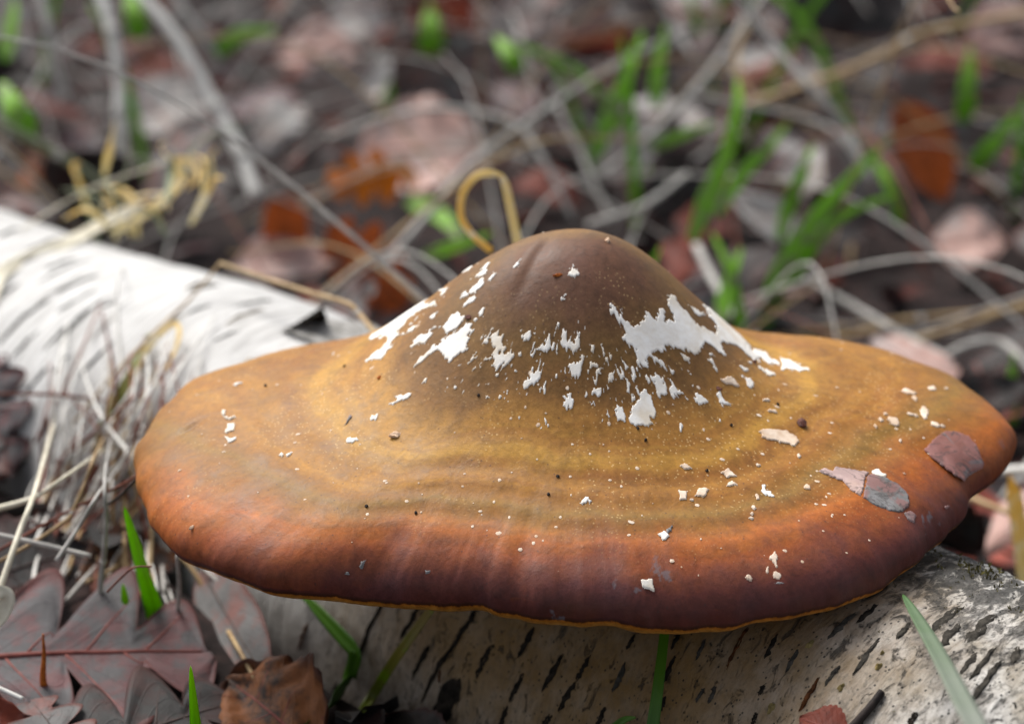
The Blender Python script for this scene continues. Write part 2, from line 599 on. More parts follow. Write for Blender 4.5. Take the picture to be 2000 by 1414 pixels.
MT = {
    'soil': mat_soil(), 'bark': mat_bark(), 'cap': mat_cap(),
    'pore': mat_simple('pore_skin', (176, 140, 92), (214, 184, 136), 4.0, 0.8),
    'bark_paper': mat_simple('papery_bark', (150, 138, 118), (226, 222, 214), 2.5, 0.7, 0.25, 0.4, 0.05),
    'bark_old': mat_simple('weathered_grey_bark', (96, 94, 90), (186, 184, 180), 2.2, 0.8, 0.2, 0.7, 0.1),
    'lenticel': mat_simple('lenticel_cork', (14, 13, 12), (52, 46, 40), 5.0, 0.9, 0.1, 0.8, 0.1),
    'lenticel_pale': mat_simple('weathered_lenticel_cork', (26, 25, 23), (76, 72, 66), 5.0, 0.9, 0.1, 0.8, 0.1, 0.3, 0.6),
    'lenticel_rust': mat_simple('rusty_lenticel_cork', (44, 26, 16), (98, 60, 34), 4.0, 0.9, 0.1, 0.8, 0.1),
    'moss': mat_simple('dull_moss', (44, 40, 26), (104, 98, 56), 3.0, 0.95, 0.1, 0.3),
    'lichen': mat_simple('ochre_lichen', (88, 78, 50), (138, 122, 80), 5.0, 0.95, 0.1, 0.5),
    'white': mat_flesh('white_flesh', (236, 230, 220), (252, 250, 246)),
    'pale': mat_flesh('pale_pink_flesh', (206, 178, 152), (238, 222, 204)),
    'slate': mat_flesh('slate_and_pink_skin', (112, 112, 113), (152, 150, 150), (150, 108, 104)),
    'slate_pink': mat_flesh('pink_skin_with_slate_veins', (138, 96, 92), (166, 120, 114), (128, 126, 127)),
    'pinkgrey': mat_flesh('pinkish_grey_skin', (186, 160, 154), (214, 190, 184), (176, 150, 146)),
    'crumb': mat_simple('brown_crumb', (54, 30, 26), (120, 76, 66), 9.0, 0.7),
    'crumb_orange': mat_simple('orange_crumb', (130, 60, 16), (196, 112, 40), 9.0, 0.7),
    'crumb_pale': mat_simple('pale_crumb', (196, 160, 130), (236, 210, 184), 9.0, 0.7),
    'leaf_grey': mat_leaf('grey_dead_leaf', (112, 111, 110), (134, 96, 90), (96, 52, 44), 0.4),
    'leaf_greypink': mat_leaf('grey_pink_dead_leaf', (92, 90, 92), (116, 80, 82), (84, 38, 34), 0.44),
    'leaf_dark': mat_leaf('dark_grey_dead_leaf', (54, 53, 53), (68, 47, 45), (62, 28, 24), 0.4),
    'leaf_pink': mat_leaf('dusty_pink_dead_leaf', (224, 210, 206), (238, 196, 184), None, 0.62, transl=0.25),
    'leaf_red': mat_leaf('red_brown_dead_leaf', (92, 56, 52), (134, 64, 48), None, 0.6, transl=0.25),
    'leaf_salmon': mat_leaf('salmon_red_dead_leaf', (166, 140, 138), (206, 112, 96), None, 0.68, transl=0.3),
    'leaf_orange': mat_leaf('orange_dead_leaf', (180, 98, 26), (232, 128, 20), None, 0.62, transl=0.45),
    'leaf_rust': mat_leaf('rust_dead_leaf', (138, 70, 34), (184, 92, 42), None, 0.6, transl=0.25),
    'leaf_brown': mat_leaf('scorched_brown_leaf', (54, 40, 34), (146, 90, 50), (60, 30, 20), 0.5),
    'leaf_pale': mat_leaf('pale_grey_dead_leaf', (196, 194, 192), (206, 190, 182), None, 0.4, transl=0.2),
    'vein_red': mat_simple('red_brown_vein', (104, 52, 46), (142, 82, 74), 4.0, 0.6),
    'vein_dark': mat_simple('dark_vein', (52, 44, 43), (86, 70, 66), 4.0, 0.6),
    'straw': mat_simple('bleached_straw', (208, 206, 200), (240, 238, 232), 1.5, 0.5, 0.35, 0.25, vary=0.12),
    'straw_dim': mat_simple('grey_straw', (150, 148, 144), (198, 195, 189), 1.5, 0.55, 0.3, 0.25, vary=0.2),
    'straw_tan': mat_simple('tan_straw', (146, 118, 82), (196, 170, 128), 1.5, 0.55, 0.3, 0.25, vary=0.15),
    'straw_cream': mat_simple('cream_straw', (196, 188, 166), (232, 226, 206), 1.5, 0.5, 0.35, 0.25),
    'twig': mat_simple('red_brown_twig', (84, 42, 34), (138, 84, 68), 2.5, 0.65, 0.25, 0.4, vary=0.2),
    'twig_dark': mat_simple('blackish_twig', (28, 24, 24), (64, 54, 50), 2.5, 0.7, 0.2, 0.4),
    'green': mat_blade('fresh_grass', (120, 186, 8), (168, 226, 8), None, 0.4),
    'green_deep': mat_blade('deep_green_grass', (52, 92, 16), (80, 124, 24), None, 0.25),
    'green_bg': mat_blade('mid_green_grass', (104, 160, 30), (156, 214, 60), (130, 140, 96), 0.4),
    'green_grey': mat_blade('grey_green_grass', (150, 152, 146), (62, 104, 40), None, 0.2),
    'green_yellow': mat_blade('yellowing_grass', (66, 110, 16), (150, 128, 60), (120, 150, 20), 0.25),
    'yellow': mat_blade('yellow_dry_grass', (240, 230, 184), (240, 204, 96), (242, 236, 216), 0.45),
    'olive_stem': mat_simple('olive_grey_stem', (104, 118, 84), (156, 160, 136), 1.5, 0.6),
}

# ================================================================== ground
def build_ground():
    r = np.concatenate([np.linspace(0, 170, 200), np.geomspace(172, 6000, 60)])
    a = np.linspace(0, 2 * np.pi, 300, endpoint=False)
    Rr, A = np.meshgrid(r, a, indexing='ij')
    x, y = 10 + Rr * np.cos(A), 40 + Rr * np.sin(A)
    z = ground_z(x, y)
    v = np.stack([x, y, z], -1).reshape(-1, 3)
    g = mesh_obj('ground', v, grid_faces(len(r), 300, True), MT['soil'])
    g['kind'] = 'structure'
    g['label'] = 'dark forest floor of humus under the fallen leaves'


build_ground()

# ================================================================== birch log
LOG = thing('birch_log', 'fallen white birch log with black lenticels lying under the bracket fungus', 'log', log_pt(np.array(0.0), np.array(math.pi)))


def build_log():
    ns, na = 640, 200
    s = np.linspace(-24, 72, ns)
    a = np.linspace(-math.pi, math.pi, na, endpoint=False)
    S, A = np.meshgrid(s, a, indexing='ij')
    vis = 0.03 * fbm(S * 1.3, A * 2.0, 31, 4) + 0.022 * fbm(S * 4.0, A * 2.2, 32, 3)
    # a split in the bark behind the cap, and ragged lifted bark along the top near the moss
    vis = vis + (0.14 * np.clip(gnoise(S * 1.4, A * 3.0, 33), 0, 1) + 0.10 * np.clip(fbm(S * 3.6, A * 9.0, 36, 3), -0.2, 1)) * np.exp(-((A + 0.3) / 0.4) ** 2) * (1 - sstep(2, 6, S))
    P = log_pt(S, A, vis)
    px, py = proj(P.reshape(-1, 3))
    dirt = (1 - sstep(3.0, 11.0, S)) * 0.9 + 0.07
    dirt = np.clip(dirt + 0.25 * fbm(S * 0.3, A * 1.2, 35, 3) * dirt, 0, 1)
    crust = np.exp(-((A + 0.22) / 0.5) ** 2) * (1 - sstep(-1, 4, S))
    # brown stain under the cap, with the cap's shade painted in
    stain_shade = np.exp(-(((S - 0.5) / 7.0) ** 4)) * np.exp(-((A - 0.75) / 0.85) ** 4)
    bk = np.stack([S, A * LR, np.zeros_like(S)], -1).reshape(-1, 3)
    global BARK
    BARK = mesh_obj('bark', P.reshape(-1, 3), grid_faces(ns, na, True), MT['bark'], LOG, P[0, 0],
             attrs={'bk': bk, 'dirt': dirt.ravel(), 'stain_shade': stain_shade.ravel(), 'crust': crust.ravel()})
    # sawn ends
    for k, sv in ((0, -24.0), (ns - 1, 72.0)):
        ring = P[k]
        c = ring.mean(0)
        vs = [c]
        for q in (0.35, 0.7, 0.985):
            vs += list(c + (ring - c) * q + LD * (0.15 * RNG.standard_normal((na, 1)) * (q < 0.9)))
        f = [(0, 1 + j, 1 + (j + 1) % na) for j in range(na)]
        for lv in range(2):
            f += [(1 + lv * na + j, 1 + (lv + 1) * na + j, 1 + (lv + 1) * na + (j + 1) % na, 1 + lv * na + (j + 1) % na) for j in range(na)]
        mesh_obj('cut_end', np.array(vs), f, MT['straw_tan'], LOG, c)


build_log()


def lenticel(s0, a0, s1, a1, w, mat, seed):
    n, m = 15, 5
    t = np.linspace(-1, 1, n)
    r = np.random.default_rng(seed)
    wob = 0.35 * gnoise(t * 2.2 + seed, t * 0 + seed * 0.37, 1)
    hw = w * 0.5 * (np.clip(1 - np.abs(t) ** 2.4, 0, 1) ** 0.7) * (1 + 0.5 * gnoise(t * 3.1, t * 0 + seed * 1.3, 2)) + 0.004
    cs, ca = (s0 + s1) / 2, (a0 + a1) / 2
    S = cs + t * (s1 - s0) / 2 + wob * w * 0.8
    A = ca + t * (a1 - a0) / 2
    q = np.linspace(-1, 1, m)
    SS = S[:, None] + q[None, :] * hw[:, None] * (1 + 0.2 * r.standard_normal((n, m)))
    AA = np.repeat(A[:, None], m, 1)
    off = -0.03 + 0.055 * (1 - q[None, :] ** 2) * np.clip(1 - t[:, None] ** 4, 0, 1) + 0.012 * r.standard_normal((n, m))
    # a shallow lip stands proud of the bark, with a sunken slit down the middle
    off = off - 0.035 * (np.abs(q[None, :]) < 0.3) + 0.012
    off[:, 0] = off[:, -1] = -0.02
    P = log_pt(SS, AA, off + 0.016)
    return mesh_obj('lenticel', P.reshape(-1, 3), grid_faces(n, m), mat, BARK, P[n // 2, m // 2])


LENT = [  # picture points of the two ends, width in cm, kind
    (749, 1178, 709, 1269, .17, 0), (821, 1183, 788, 1244, .17, 0), (930, 1195, 886, 1265, .18, 0), (879, 1272, 835, 1353, .17, 0),
    (837, 1265, 809, 1321, .18, 0), (966, 1253, 931, 1323, .22, 0), (1045, 1229, 1015, 1281, .16, 0), (1099, 1279, 1061, 1349, .22, 0),
    (1152, 1283, 1127, 1328, .14, 0), (1124, 1335, 1094, 1384, .18, 0), (1022, 1321, 1000, 1363, .19, 0), (744, 1391, 733, 1420, .12, 0),
    (991, 1384, 976, 1422, .13, 0), (1075, 1397, 1058, 1422, .2, 0), (602, 1216, 585, 1265, .10, 2), (1464, 1224, 1420, 1304, .11, 2),
    (1520, 1240, 1494, 1284, .12, 0), (1320, 1284, 1298, 1330, .13, 0), (1300, 1360, 1286, 1394, .14, 0), (1668, 1202, 1620, 1246, .16, 1),
    (1710, 1186, 1680, 1214, .14, 0), (1878, 1186, 1824, 1230, .26, 1), (1872, 1224, 1840, 1258, .22, 1), (1938, 1206, 1890, 1256, .3, 1),
    (1908, 1278, 1876, 1320, .15, 1), (1944, 1264, 1896, 1326, .13, 1), (1948, 1300, 1906, 1364, .17, 1), (1990, 1268, 1978, 1296, .2, 1),
    (1792, 1392, 1774, 1416, .18, 0), (1776, 1220, 1752, 1248, .16, 1), (1716, 1254, 1672, 1314, .15, 1), (1596, 1332, 1568, 1380, .11, 2),
    (1494, 1338, 1484, 1358, .13, 0), (1478, 1394, 1470, 1414, .12, 0), (1240, 1240, 1226, 1268, .1, 0), (1330, 1236, 1314, 1262, .1, 0),
    (1222, 1300, 1200, 1346, .13, 1), (1180, 1386, 1168, 1416, .13, 0), (1400, 1340, 1384, 1374, .12, 1), (1560, 1270, 1534, 1318, .12, 1),
    (1640, 1300, 1612, 1340, .1, 1), (1380, 1250, 1362, 1290, .08, 1), (690, 1290, 680, 1318, .08, 1), (660, 1330, 650, 1356, .09, 1),
    (214, 680, 167, 727, .16, 0), (169, 615, 96, 680, .16, 0), (178, 575, 123, 606, .13, 0), (180, 544, 123, 568, .12, 0), (69, 655, 33, 691, .2, 0),
    (47, 620, 9, 664, .2, 0), (85, 729, 49, 780, .22, 0), (111, 802, 85, 851, .24, 0), (330, 602, 290, 620, .10, 1), (419, 628, 383, 646, .10, 1),
    (370, 682, 325, 715, .12, 1), (272, 548, 245, 566, .12, 1), (60, 510, 10, 534, .24, 0), (120, 470, 66, 486, .16, 1), (236, 500, 190, 512, .12, 1),
    (330, 560, 290, 574, .1, 1), (420, 560, 380, 570, .1, 1), (520, 590, 470, 598, .1, 1), (30, 450, 0, 462, .26, 0), (100, 430, 40, 440, .2, 1),
    (300, 700, 262, 734, .12, 1), (258, 620, 222, 644, .12, 1), (30, 560, 0, 584, .2, 0), (160, 870, 140, 920, .2, 0), (60, 860, 44, 905, .26, 0),
    (460, 650, 426, 664, .09, 1), (512, 640, 480, 652, .09, 1), (404, 600, 372, 612, .09, 1), (20, 760, 0, 800, .26, 0), (130, 700, 108, 726, .14, 0),
    (250, 770, 228, 800, .14, 0), (90, 590, 60, 612, .14, 0), (226, 590, 204, 600, .1, 1), (140, 510, 100, 524, .14, 1),
]


def build_lenticels():
    k = 0
    for (x0, y0, x1, y1, w, kind) in LENT:
        if x0 < 560 and kind == 1 and (x0 // 10) % 2:
            continue
        if x0 >= 560:
            e = 0.04 + 0.22 * ((x0 * 7 + y0 * 3) % 10) / 10
            x0, y0, x1, y1 = x0 + e * (x0 - x1), y0 + e * (y0 - y1), x1 - e * (x0 - x1), y1 - e * (y0 - y1)
        if x0 < 560:
            x0, y0, x1, y1 = x0 + .28 * (x0 - x1), y0 + .28 * (y0 - y1), x1 - .28 * (x0 - x1), y1 - .28 * (y0 - y1)
        h0, h1 = log_hit(x0, y0), log_hit(x1, y1)
        if h0 is None or h1 is None:
            continue
        lenticel(h0[0], h0[1], h1[0], h1[1], w * (0.72 if x0 > 560 else 0.55), MT[('lenticel', 'lenticel_pale' if x0 > 560 else 'lenticel', 'lenticel_rust')[kind]], 50 + k)
        k += 1
    r = np.random.default_rng(6)
    for i in range(24):                     # faint short ones between them
        s, a = r.uniform(-11, 9), r.uniform(0.05, 1.5)
        lenticel(s, a, s + r.normal(0, 0.05), a + r.uniform(0.08, 0.45) / LR, r.uniform(0.02, 0.07), MT['lenticel_pale' if r.random() < 0.6 else 'lenticel_rust'], 600 + i)
    r = np.random.default_rng(5)
    for i in range(70):                     # the rest of the log, round the back and beyond the picture too
        s, a = r.uniform(-22, 70), r.uniform(-2.6, 1.7)
        if -12 < s < 16 and a > -0.5:
            continue
        L = r.uniform(0.7, 2.2)
        lenticel(s, a, s + r.normal(0, 0.06), a + L / LR, r.uniform(0.04, 0.10), MT['lenticel' if r.random() < 0.6 else 'lenticel_pale'], 300 + i)


build_lenticels()


def build_log_bits():
    # black knot scar low on the near side
    h0, h1 = log_hit(897, 1318), log_hit(852, 1420)
    n, m = 22, 13
    t = np.linspace(-1, 1, n)
    q = np.linspace(-1, 1, m)
    hw = 0.30 * np.clip(1 - np.abs(t) ** 2.2, 0, 1) ** 0.6 * (1 + 0.35 * gnoise(t * 2.4, t * 0 + 3.3, 3)) + 0.005
    S = (h0[0] + h1[0]) / 2 + t * (h1[0] - h0[0]) / 2
    A = (h0[1] + h1[1]) / 2 + t * (h1[1] - h0[1]) / 2
    SS = S[:, None] + q[None, :] * hw[:, None]
    AA = np.repeat(A[:, None], m, 1)
    off = 0.10 * (1 - q[None, :] ** 4) * np.clip(1 - t[:, None] ** 4, 0, 1) + 0.06 * gnoise(SS * 6, AA * 24, 8) - 0.02
    P = log_pt(SS, AA, off)
    mesh_obj('knot_scar', P.reshape(-1, 3), grid_faces(n, m), MT['lenticel'], BARK, P[n // 2, m // 2])
    # upturned dark bark tongue behind the left lobe
    h = log_hit(592, 640)
    s0, a0 = h
    n, m = 16, 9
    vs = []
    for i in range(n):
        u = i / (n - 1)
        for j in range(m):
            v = j / (m - 1) * 2 - 1
            wd = 0.55 * (1 - u) ** 0.8 + 0.02
            p = log_pt(np.array(s0 - 0.5 * u + 0.0), np.array(a0 + v * wd / LR * 1.3), -0.05)
            nn = log_pt(np.array(s0), np.array(a0), 1.0) - log_pt(np.array(s0), np.array(a0), 0.0)
            vs.append(p + nn * (0.75 * u ** 0.9 + 0.10 * math.sin(v * 3 + u * 2)) - LD * 0.25 * u)
    mesh_obj('bark_tongue', np.array(vs), grid_faces(n, m), MT['lenticel'], BARK, vs[m // 2])
    vs2 = []
    for i in range(n):                      # the lifted sheet of darker bark that runs on behind the cap
        u = i / (n - 1)
        for j in range(24):
            v = j / 23
            s = s0 - 0.15 - 3.6 * u + 0.25 * gnoise(np.array(v * 6), np.array(u * 3), 9)
            a = a0 - 0.42 + (0.55 - 0.12 * u) * v
            vs2.append(log_pt(np.array(s), np.array(a), 0.06 + 0.10 * (1 - u) ** 3 + 0.03 * float(gnoise(np.array(s * 3), np.array(a * 9), 10))))
    mesh_obj('lifted_bark', np.array(vs2), grid_faces(n, 24), MT['bark_old'], BARK, vs2[12])
    # moss and lichen crumbs on the weathered crest
    r = np.random.default_rng(8)
    V, Fc = [], []

    def tuft(p, nrm, size, k):
        for _ in range(k):
            d = nrm * r.uniform(0.5, 1.0) + r.normal(0, 0.5, 3)
            d /= np.linalg.norm(d)
            b = p + r.normal(0, size * 0.5, 3)
            sd = np.cross(d, r.normal(0, 1, 3))
            sd /= np.linalg.norm(sd)
            L = size * r.uniform(0.5, 1.3)
            w = size * 0.22
            i = len(V)
            V.extend([b - sd * w, b + sd * w, b + d * L * 0.6 + sd * w * 0.7, b + d * L, b + d * L * 0.6 - sd * w * 0.7])
            Fc.append((i, i + 1, i + 2, i + 3, i + 4))
    spots = []
    for (x, y) in [(1850, 1072), (1862, 1080), (1878, 1086), (1896, 1090), (1912, 1094), (1926, 1100), (1938, 1108), (1870, 1098), (1905, 1104), (1842, 1078), (1832, 1070), (1950, 1112), (1970, 1122), (1946, 1104), (1886, 1098)]:
        for _ in range(3):
            h = log_hit(x + r.normal(0, 14), y + abs(r.normal(0, 16)) + 8)
            if h:
                spots.append((h, r.uniform(0.03, 0.12)))
    for _ in range(170):
        spots.append(((r.uniform(-16, 6), r.normal(-0.2, 0.4)), r.uniform(0.02, 0.06)))
    for _ in range(120):
        spots.append(((r.uniform(-14, 5), r.uniform(0.0, 1.4)), r.uniform(0.015, 0.045)))
    for (h, sz) in spots:
        p = log_pt(np.array(h[0]), np.array(h[1]), 0.02)
        nr = log_pt(np.array(h[0]), np.array(h[1]), 1.0) - p
        tuft(p, nr / np.linalg.norm(nr), sz, 7)
    m_ = mesh_obj('moss', np.array(V), Fc, MT['moss'], BARK, V[0])
    m_['kind'] = 'stuff'
    # ochre flakes lying on the bark
    for k, (x, y, sz) in enumerate([(1582, 1258, .14), (1644, 1344, .12), (1716, 1302, .12), (1508, 1384, .15), (1724, 1276, .07)]):
        h = log_hit(x, y)
        n, m = 6, 12
        vs = []
        for i in range(n):
            for j in range(m):
                rr = sz * (i / (n - 1)) * (1 + 0.25 * float(gnoise(np.array(j * 0.9), np.array(k * 3.1), 12)))
                th = 2 * math.pi * j / m
                vs.append(log_pt(np.array(h[0] + 0.5 * rr * math.cos(th)), np.array(h[1] + 0.8 * rr * math.sin(th) / LR), 0.045 - 0.05 * (i / (n - 1)) ** 2 + 0.02 * math.sin(th * 3 + k)))
        mesh_obj('lichen_flake', np.array(vs), grid_faces(n, m, True), MT['lichen'], BARK, vs[0])


build_log_bits()


def bark_curl(s0, a0, L, w, seed):
    """papery strip of outer bark that has split round the log and rolled up along one edge."""
    r = np.random.default_rng(seed)
    n, m = 16, 7
    t, q = np.linspace(-1, 1, n), np.linspace(0, 1, m)
    T, Q = np.meshgrid(t, q, indexing='ij')
    wid = w * (0.35 + 0.65 * np.clip(1 - np.abs(T) ** 2.5, 0, 1)) * (1 + 0.3 * gnoise(T * 2 + seed, T * 0, 6))
    roll = Q ** 1.5 * 2.0
    S = s0 + wid * np.sin(roll) / 2.0 * (1 if seed % 2 else -1) + 0.12 * w * gnoise(T * 3, T * 0 + seed, 7)
    A = a0 + T * L / 2 / LR
    off = 0.02 + wid * (1 - np.cos(roll)) / 2.2 * (0.6 + 0.4 * gnoise(T * 1.5 + seed, T * 0, 8))
    P = log_pt(S, A, off)
    mesh_obj('bark_curl', P.reshape(-1, 3), grid_faces(n, m), MT['bark_paper'], BARK, P[n // 2, 0])


_rc = np.random.default_rng(17)
for _k, (_x, _y) in enumerate([(120, 560), (330, 640), (200, 640), (480, 620), (30, 520), (390, 560)]):
    _h = log_hit(_x, _y)
    if _h:
        bark_curl(_h[0], _h[1], _rc.uniform(0.6, 1.8), _rc.uniform(0.08, 0.2), 900 + _k)

# ================================================================== bracket fungus
TILT = math.radians(8)
FO = TARGET + np.array([1.2, 0, -2.23])
FY = np.array([0, math.cos(TILT), math.sin(TILT)])
FZ = np.array([0, -math.sin(TILT), math.cos(TILT)])
CX, CY = 0.0, 0.6
PH = np.array([-176.8, -166.3, -161, -153.9, -146.4, -140.6, -134.8, -128.7, -120.7, -112.1, -102.2, -92.9, -84.1, -75.5, -67.5, -55.4, -45.4, -35.4, -24.2, -17.5, -13, -9, -5.2, 2, 15, 30, 45, 60, 90, 120, 135, 150, 165, 176])
PR = np.array([8.74, 8.57, 8.48, 8.25, 7.86, 7.57, 6.96, 6.36, 5.97, 5.64, 5.66, 5.8, 5.92, 6.07, 6.33, 6.72, 7.21, 7.31, 7.58, 7.78, 7.80, 8.11, 8.66, 9.05, 8.8, 7.7, 6.2, 5.0, 4.2, 4.7, 5.7, 7.2, 8.4, 8.75])
HB, HU = 1.2, 0.66
_x3, _y3 = np.concatenate([PH - 360, PH, PH + 360]), np.tile(PR, 3)


def r_out(phi):
    a = (np.degrees(phi) + 180) % 360 - 180
    o = 0
    for k, wt in ((-3, .15), (-1.5, .22), (0, .26), (1.5, .22), (3, .15)):
        o = o + wt * np.interp(a + k, _x3, _y3)
    return o + 0.03 * np.sin(a * 0.31) + 0.02 * np.sin(a * 0.77 + 1) + 0.03 * gnoise(a * 0.22, a * 0, 45) + 0.014 * gnoise(a * 0.7, a * 0, 46)


def ring_relief(rho):
    """low swells left by each spell of growth."""
    return 0.009 * np.sin(rho * 44 + 3 * np.sin(rho * 9)) * sstep(0.38, 0.5, rho) * (1 - sstep(0.86, 0.96, rho))


def hump(X, Y):
    dx, dy = X - 0.05, Y - 1.4
    sx, sy = np.where(dx < 0, 3.52, 3.0), np.where(dy < 0, 2.9, 2.6)
    d = np.sqrt((dx / sx) ** 2 + (dy / sy) ** 2)
    z = 3.2 * np.exp(-d ** 2.3)
    z = z - .28 * np.exp(-((X - 4.0) / .75) ** 2 - ((Y - 2.6) / 2) ** 2) - .12 * np.exp(-((X + 4.6) / .8) ** 2 - ((Y - 2.6) / 2) ** 2)
    # crease over the left shoulder of the knob, a dent in the left lobe, soft swellings
    ux, uy = 0.45, 0.89
    al, ac = (X + 0.75) * ux + (Y - 0.75) * uy, -(X + 0.75) * uy + (Y - 0.75) * ux
    z = z - 0.035 * np.exp(-(ac / 0.13) ** 2) * np.exp(-(al / 0.7) ** 4) + 0.04 * np.exp(-((ac - 0.25) / 0.16) ** 2) * np.exp(-(al / 0.7) ** 4)
    z = z - 0.07 * np.exp(-(((X + 7.55) * 0.8 + (Y - 0.2) * 0.6) / 0.3) ** 2 - (((X + 7.55) * -0.6 + (Y - 0.2) * 0.8) / 0.09) ** 2)
    z = z + 0.05 * fbm(X * 0.35, Y * 0.45, 41, 3)
    return z


def cap_top(X, Y):
    phi = np.arctan2(Y - CY, X - CX)
    rho = np.clip(np.hypot(X - CX, Y - CY) / r_out(phi), 0, 1)
    return HB * (1 - rho ** 4.2) ** (1 / 2.1) + ring_relief(rho) + hump(X, Y) * (1 - rho ** 14), rho


def cap_world(X, Y, Z):
    return FO + X[..., None] * RIGHT + Y[..., None] * FY + Z[..., None] * FZ


FUNGUS = thing('bracket_fungus', 'large brown humped bracket fungus with peeling white patches growing on the birch log', 'fungus', cap_world(np.array(2.6), np.array(1.0), np.array(-1.7)))


def build_cap():
    n, m, mb = 900, 250, 40
    phi = np.linspace(-np.pi, np.pi, n, endpoint=False)
    rho_t = np.concatenate([[0.0005], np.sin(np.pi / 2 * np.linspace(0, 1, m)[1:])])
    P, Rr = np.meshgrid(phi, rho_t)
    R = r_out(P)
    X, Y = CX + Rr * R * np.cos(P), CY + Rr * R * np.sin(P)
    wave = 0.05 * np.sin(P * 7 + 0.6) + 0.035 * np.sin(P * 13 + 2) + 0.02 * np.sin(P * 29)
    Z = HB * (1 - Rr ** 4.2) ** (1 / 2.1) + ring_relief(Rr) + hump(X, Y) * (1 - Rr ** 14) + wave * Rr ** 12
    # roll under to the pore surface
    tb = np.linspace(0, 1, mb)[1:]
    rb = np.cos(np.pi / 2 * tb * 0.42)
    Pb, Rb = np.meshgrid(phi, rb)
    RO = r_out(Pb)
    Xb, Yb = CX + Rb * RO * np.cos(Pb), CY + Rb * RO * np.sin(Pb)
    waveb = 0.05 * np.sin(Pb * 7 + 0.6) + 0.035 * np.sin(Pb * 13 + 2) + 0.02 * np.sin(Pb * 29)
    Zb = -HU * np.sqrt(1 - Rb ** 8) + waveb
    X, Y, Z = np.vstack([X, Xb]), np.vstack([Y, Yb]), np.vstack([Z, Zb])
    def margin(p):                          # the dark margin is broad in front and fades to tan behind
        a = np.degrees(p)
        return np.interp((a + 180) % 360 - 180, [-180, -165, -150, -130, -100, -40, -20, 0, 15, 60, 120, 165, 180], [.74, .83, .92, .97, 1.0, 1.0, .96, .87, .74, .62, .60, .66, .74])
    Q = np.vstack([Rr * (1 - (1 - margin(P)) * sstep(0.35, 1.0, Rr)), margin(Pb) + (1.25 - margin(Pb)) * np.clip(-(Zb - waveb) / HU / 0.34, 0, 1) + 0.2 * np.clip(-(Zb - waveb) / HU - 0.5, 0, 1)])
    W = cap_world(X, Y, Z)
    v = W.reshape(-1, 3)
    faces = grid_faces(X.shape[0], n, True)
    c = len(v)
    v = np.vstack([v, W[0].mean(0)[None]])
    faces += [(c, (j + 1) % n, j) for j in range(n)]
    q = np.append(Q.ravel(), 0)
    pp = np.stack([np.append(X.ravel(), CX), np.append(Y.ravel(), CY), np.append(Z.ravel() * 0.6, 2)], -1)
    global CAP
    CAP = mesh_obj('cap', v, faces, MT['cap'], FUNGUS, W[m - 1, n // 2], attrs={'q': q, 'pp': pp})
    # pore surface: flat underside with the swollen foot that joins the log
    rp = np.linspace(rb[-1], 0.0005, 60)
    Pp, Rp = np.meshgrid(phi[::3], rp)
    RO = r_out(Pp)
    X2, Y2 = CX + Rp * RO * np.cos(Pp), CY + Rp * RO * np.sin(Pp)
    w2 = 0.05 * np.sin(Pp * 7 + 0.6) + 0.035 * np.sin(Pp * 13 + 2)
    foot = 1.5 * np.exp(-(((X2 - 2.6) / 3.0) ** 2 + ((Y2 - 1.2) / 2.4) ** 2) ** 1.5)
    Z2 = -HU * np.sqrt(1 - Rp ** 8) + w2 * Rp ** 4 - foot + 0.03 * fbm(X2, Y2, 44, 3)
    W2 = cap_world(X2, Y2, Z2)
    mesh_obj('pore_surface', W2.reshape(-1, 3), grid_faces(60, len(phi[::3]), True), MT['pore'], FUNGUS, W2[0, 0])


build_cap()


def conv(pts, ox, oy, sc):
    return [(ox + x / sc, oy + y / sc) for x, y in pts]


